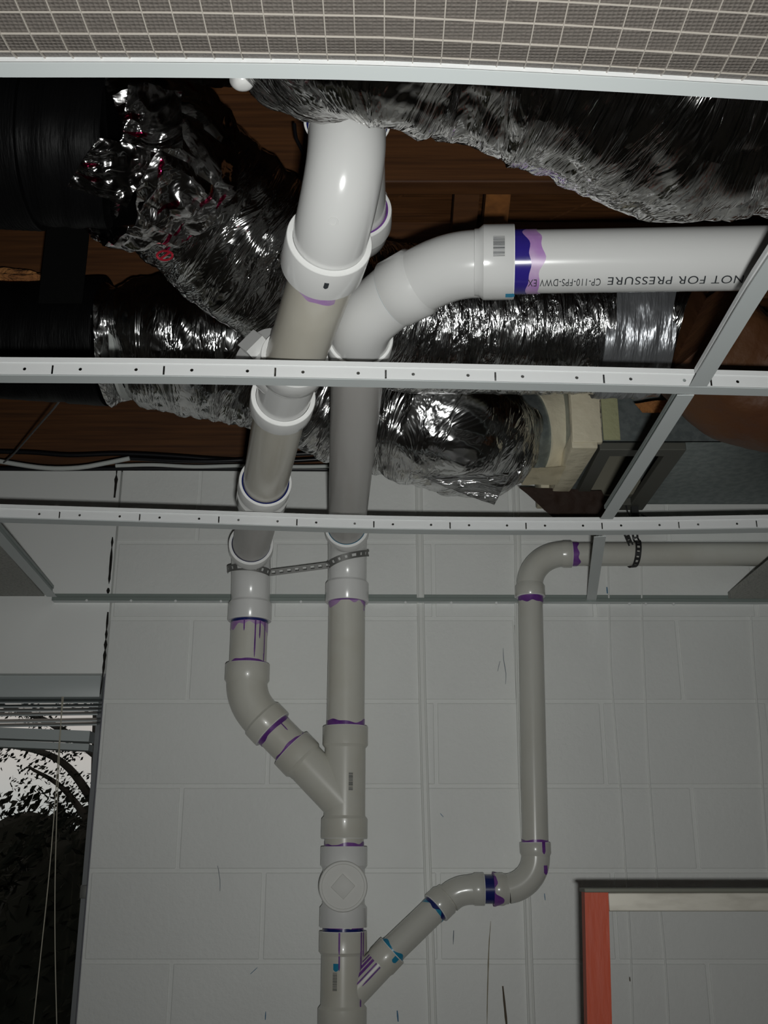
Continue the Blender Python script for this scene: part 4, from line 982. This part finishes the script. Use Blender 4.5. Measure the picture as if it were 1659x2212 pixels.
# ------------------------------------------------------------------ sheet metal plenum at right
Zb = 0.857; Yn = 2.09; Yf = 2.50; xL = 0.405; xR = 1.9; Zt = 1.13
pl = empty('metal_plenum', V(1.0, 2.3, Zb), 'sheet metal duct box at right with a square opening in its underside', 'duct box')
bm = bmesh.new()
oX0, oX1, oY0, oY1 = xL + 0.080, xL + 0.205, Yn + 0.035, Yf - 0.045
add_box(bm, (xL, Yn, CZ + Zb), (xR, Yn + 0.0015, CZ + Zt)); add_box(bm, (xL, Yf - 0.0015, CZ + Zb), (xR, Yf, CZ + Zt))
add_box(bm, (xL, Yn, CZ + Zb), (xL + 0.0015, Yf, CZ + Zt)); add_box(bm, (xR - .0015, Yn, CZ + Zb), (xR, Yf, CZ + Zt)); add_box(bm, (xL, Yn, CZ + Zt - .0015), (xR, Yf, CZ + Zt))
add_box(bm, (xL, Yn, CZ + Zb), (oX0, Yf, CZ + Zb + .0015)); add_box(bm, (oX1, Yn, CZ + Zb), (xR, Yf, CZ + Zb + .0015))
add_box(bm, (oX0, Yn, CZ + Zb), (oX1, oY0, CZ + Zb + .0015)); add_box(bm, (oX0, oY1, CZ + Zb), (oX1, Yf, CZ + Zb + .0015))
obj('box_shell', bm, 'galvanized', pl, smooth=False)
obj('inner_liner', (lambda b_: (add_box(b_, (oX0 - 0.02, oY0 - .02, CZ + Zb + 0.12), (oX1 + .02, oY1 + .02, CZ + Zb + 0.125)), add_box(b_, (oX0 - .02, oY1 - 0.02, CZ + Zb + .003), (oX1 + .02, oY1 + 0.0, CZ + Zb + .12)), b_)[-1])(bmesh.new()), 'duct_liner', pl, smooth=False)
bm = bmesh.new(); zf = CZ + Zb - 0.006
for lo, hi in (((xL + 0.055, Yn + .002, zf - .012), (oX0 + .004, Yf - .005, zf + .006)), ((oX1 - .004, Yn + .002, zf - .012), (oX1 + 0.035, Yf - .005, zf + .006)), ((oX0, Yn + .002, zf - .012), (oX1, oY0 + .004, zf + .006)), ((oX0, oY1 - .004, zf - .012), (oX1, Yf - .005, zf + .006))): add_box(bm, lo, hi, 0.002)
obj('opening_frame', bm, 'dark_metal', pl, smooth=False)
# cream sealed edges of the box end
bm = bmesh.new(); add_box(bm, (xL - 0.004, Yn - 0.012, CZ + Zb - 0.006), (xL + 0.062, Yn + 0.004, CZ + Zt + 0.01), 0.004)
bmesh.ops.subdivide_edges(bm, edges=bm.edges[:], cuts=3)
for v in bm.verts: v.co.x += 0.006 * noise.noise(v.co * 25); v.co.y += 0.003 * noise.noise(v.co * 31)
obj('sealed_edge', bm, 'mastic', pl)
bm = bmesh.new(); add_box(bm, (xL - 0.006, Yn - 0.01, CZ + Zb - 0.018), (xL + 0.050, Yf, CZ + Zb + 0.02), 0.003)
bmesh.ops.subdivide_edges(bm, edges=bm.edges[:], cuts=3)
for v in bm.verts: v.co.x += 0.003 * noise.noise(v.co * 25) - (0.022 * (v.co.y - Yn) / (Yf - Yn) if v.co.x > xL + 0.02 else 0)
obj('sealed_edge', bm, 'mastic', pl)
obj('sealed_corner', box((xL - 0.026, Yf - 0.10, CZ + Zb - 0.016), (xL + 0.004, Yf - 0.01, CZ + Zb + 0.05), 0.003), 'mastic', pl)
obj('yellow_patch', box((xL + 0.064, Yn - 0.003, CZ + Zb + 0.004), (xL + 0.100, Yn + 0.002, CZ + Zt), 0.001), 'yellow_wrap', pl)
tcen = V(xL, 2.29, 0.968); tr = 0.112
e5 = d5[-1]; dirT = (e5 - tcen).normalized()
cw = empty('takeoff_collar', tcen - UP * tr, 'round metal collar wrapped in cream tape with rust stains beside the duct box', 'duct collar')
LT = (e5 - tcen).length
obj('metal_sleeve', lathe(tcen, dirT, [(0.0, tr), (LT + 0.01, tr)], 64), 'galvanized', cw)
bm = duct_bm([tcen + dirT * 0.014, tcen + dirT * 0.050, tcen + dirT * 0.092], [tr + 0.006, tr + 0.006, tr + 0.006], 21, fold=0.003, coil=0, n=80, crisp=0.001)
ctape = obj('cream_tape', bm, 'mastic', cw)
bm = bmesh.new(); rnd = random.Random(4)
for k in range(26):
    a = R(rnd.uniform(-52, -30)); s = rnd.uniform(0.02, 0.07); u_ = Vector((0, -1, 0)); w_ = Vector((0, 0, 1)); c = tcen + dirT * s + (u_ * math.cos(a) + w_ * math.sin(a)) * (tr + 0.0095)
    t1 = Vector((0, 0, 1)) * math.cos(a) + Vector((0, 1, 0)) * -math.sin(a) * -1; nrm = (u_ * math.cos(a) + w_ * math.sin(a)); t1 = nrm.cross(dirT)
    r_ = rnd.uniform(0.003, 0.008); vs = [bm.verts.new(c + (dirT * math.cos(q) * rnd.uniform(.6, 1.2) + t1 * math.sin(q) * rnd.uniform(.4, 1)) * r_ + nrm * 0.0003 * k * 0.1) for q in [TP * z / 9 for z in range(9)]]
    bm.faces.new(vs)
obj('rust_stain', bm, 'rust', ctape)
sheet([atD(1150, 1012, 2.33), atD(1222, 1005, 2.33), atD(1205, 1048, 2.36), atD(1126, 1050, 2.36)], 12, 10, 0.006, 4, 'mastic', 'loose_tape_tail', cw, 0.003)
# brown kraft wrapped duct in front of the box
kd = empty('kraft_wrapped_duct', atD(1600, 940, 1.95), 'brown paper wrapped duct bulging down at the right edge', 'air duct')
obj('paper_wrap', duct_bm([atD(1486, 722, 1.96), atD(1540, 770, 1.97), atD(1600, 815, 1.98), atD(1700, 830, 1.98), atD(1860, 830, 1.98), atD(2500, 830, 1.98)], [0.108, 0.116, 0.125, 0.130, 0.13, 0.13], 25, fold=0.018, coil=0, n=100, crisp=0.005), 'kraft', kd)
tag(sheet([atD(1372, 872, 2.03), atD(1462, 860, 2.02), atD(1440, 892, 2.02), atD(1388, 893, 2.03)], 30, 12, 0.012, 9, 'fiberglass', 'insulation_scrap', None), 'small torn tuft of orange insulation in front of the metal box', 'insulation')
# dark paper hanging under the box end
p = [atD(1120, 1052, 2.50), atD(1300, 1060, 2.50), atD(1330, 1135, 2.50), atD(1195, 1118, 2.50)]
tag(sheet(p, 30, 20, 0.006, 7, 'kraft_dark', 'paper_scrap', None, 0.002), 'torn dark brown paper hanging below the left end of the duct box', 'paper scrap')
# hook and wires at the box bottom
tag(obj('hanger_bracket', box(atY(1366, 1118, 2.46), Vector(atY(1381, 1118, 2.46)) + Vector((0.0, 0.01, 0.045)) , 0.0), 'strap_black', smooth=False), 'small black bracket below the duct box above the thin pipe', 'bracket')
for pts, pts_lab in (([(1352, 1092), (1360, 1115), (1376, 1122), (1400, 1126), (1434, 1134)], 'longer dark tie wire drooping from the duct box bottom past the bracket'), ([(1385, 1112), (1400, 1118), (1418, 1128), (1440, 1128)], 'short stray dark tie wire just right of the black bracket')):
    tag(obj('tie_wire', sweep(catmull([atY(a, b_, 2.44) for a, b_ in pts], 0.01), 0.0016, 8), 'cable_black'), pts_lab, 'wire')

# ------------------------------------------------------------------ cables on the wall top
def wire(name, pts, Y, r, material, lab, wob=0.0):
    P = [atY(a, b_, Y) for a, b_ in pts]
    o = obj(name, sweep(catmull(P, 0.02), r, 12), material); return tag(o, lab, 'cable')
wire('cable', [(-60, 985), (20, 1000), (100, 1011), (170, 1010), (230, 1000), (280, 990)], 2.52, 0.006, 'cable_white', 'white sagging cable on top of the block wall at far left')
wire('cable', [(250, 1006), (330, 1004), (420, 1008), (520, 1006), (640, 1008), (720, 1007)], 2.585, 0.005, 'cable_white', 'dusty grey cable lying along the wall top behind the thick pipe')
wire('cable', [(-60, 975), (60, 977), (150, 983), (260, 980), (370, 985), (480, 993), (600, 996), (720, 990)], 2.60, 0.006, 'cable_black', 'black cable drooping above the wall top at left')
wire('cable', [(280, 990), (400, 996), (520, 994), (620, 982), (730, 978)], 2.56, 0.0055, 'cable_black', 'black cable rising to the right behind the thick pipe')
wire('cable', [(-60, 1012), (120, 1013), (300, 1012), (520, 1013), (720, 1014)], 2.595, 0.006, 'cable_black', 'black cable resting flat along the top edge of the wall')
tag(obj('thin_wire', sweep(catmull([atY(a, b_, y_) for a, b_, y_ in ((140, 850, 2.02), (118, 880, 2.08), (90, 912, 2.18), (55, 952, 2.32), (25, 985, 2.45), (8, 999, 2.515))], 0.02), 0.0022, 10), 'ink_grey'), 'thin loose wire slanting down at left below the black duct', 'cable')
wire('thin_wire', [(31, 366), (15, 430), (5, 480), (-20, 520)], 1.9, 0.0014, 'ink_grey', 'hair-thin wire at the left edge above the hanging strap')
wire('thin_wire', [(72, 395), (68, 440), (50, 475), (10, 492)], 1.95, 0.0012, 'ink_grey', 'thin looping thread beside the edge wire at upper left')
wire('dark_wire', [(636, 268), (640, 300), (655, 330), (660, 360)], 1.5, 0.003, 'cable_black', 'dark kinked wire hanging left of the upper pipe hub')

# ================================================================== LADDER
ly = 1.90
ld = empty('step_ladder', V(0.5, ly, -2.0), 'orange step ladder with an aluminium top bar in front of the wall at lower right', 'ladder')
a = atY(1285, 1926, ly); lx = a.x; rxr = lx + 0.46
zt = a.z
for sx, x in ((-1, lx), (1, rxr)):
    bt = Vector((x + sx * 0.075, ly, 0.02)); tp_ = Vector((x, ly, zt))
    rl = obj('side_rail', bar(bt, tp_, 0.030, 0.040, Vector((1, 0, 0))), 'ladder_orange', ld, smooth=False)
    obj('rubber_foot', box((bt.x - 0.026, ly - 0.022, 0.0), (bt.x + 0.026, ly + 0.022, 0.03), 0.003), 'foot_rubber', rl)
b1 = atY(1308, 1929, ly); b2 = atY(1308, 1968, ly)
bmz0, bmz1 = b2.z, b1.z
obj('top_bar', box((lx + 0.019, ly - 0.018, bmz0), (rxr - 0.018, ly + 0.012, bmz1 + 0.001), 0.002), 'ladder_alu', ld, smooth=False)
tpz = atY(1285, 1922, ly).z
obj('top_cap', box((lx - 0.021, ly - 0.020, tpz - 0.004), (rxr + 0.022, ly + 0.035, tpz + 0.003), 0.002), 'ladder_top', ld, smooth=False)
for k in range(1, 6):
    z = zt - 0.31 * k; sp2 = 0.075 * (0.31 * k) / zt
    obj('rung', box((lx - sp2 + 0.01, ly - 0.03, z - 0.02), (rxr + sp2 - 0.01, ly + 0.03, z), 0.002), 'ladder_alu', ld, smooth=False)
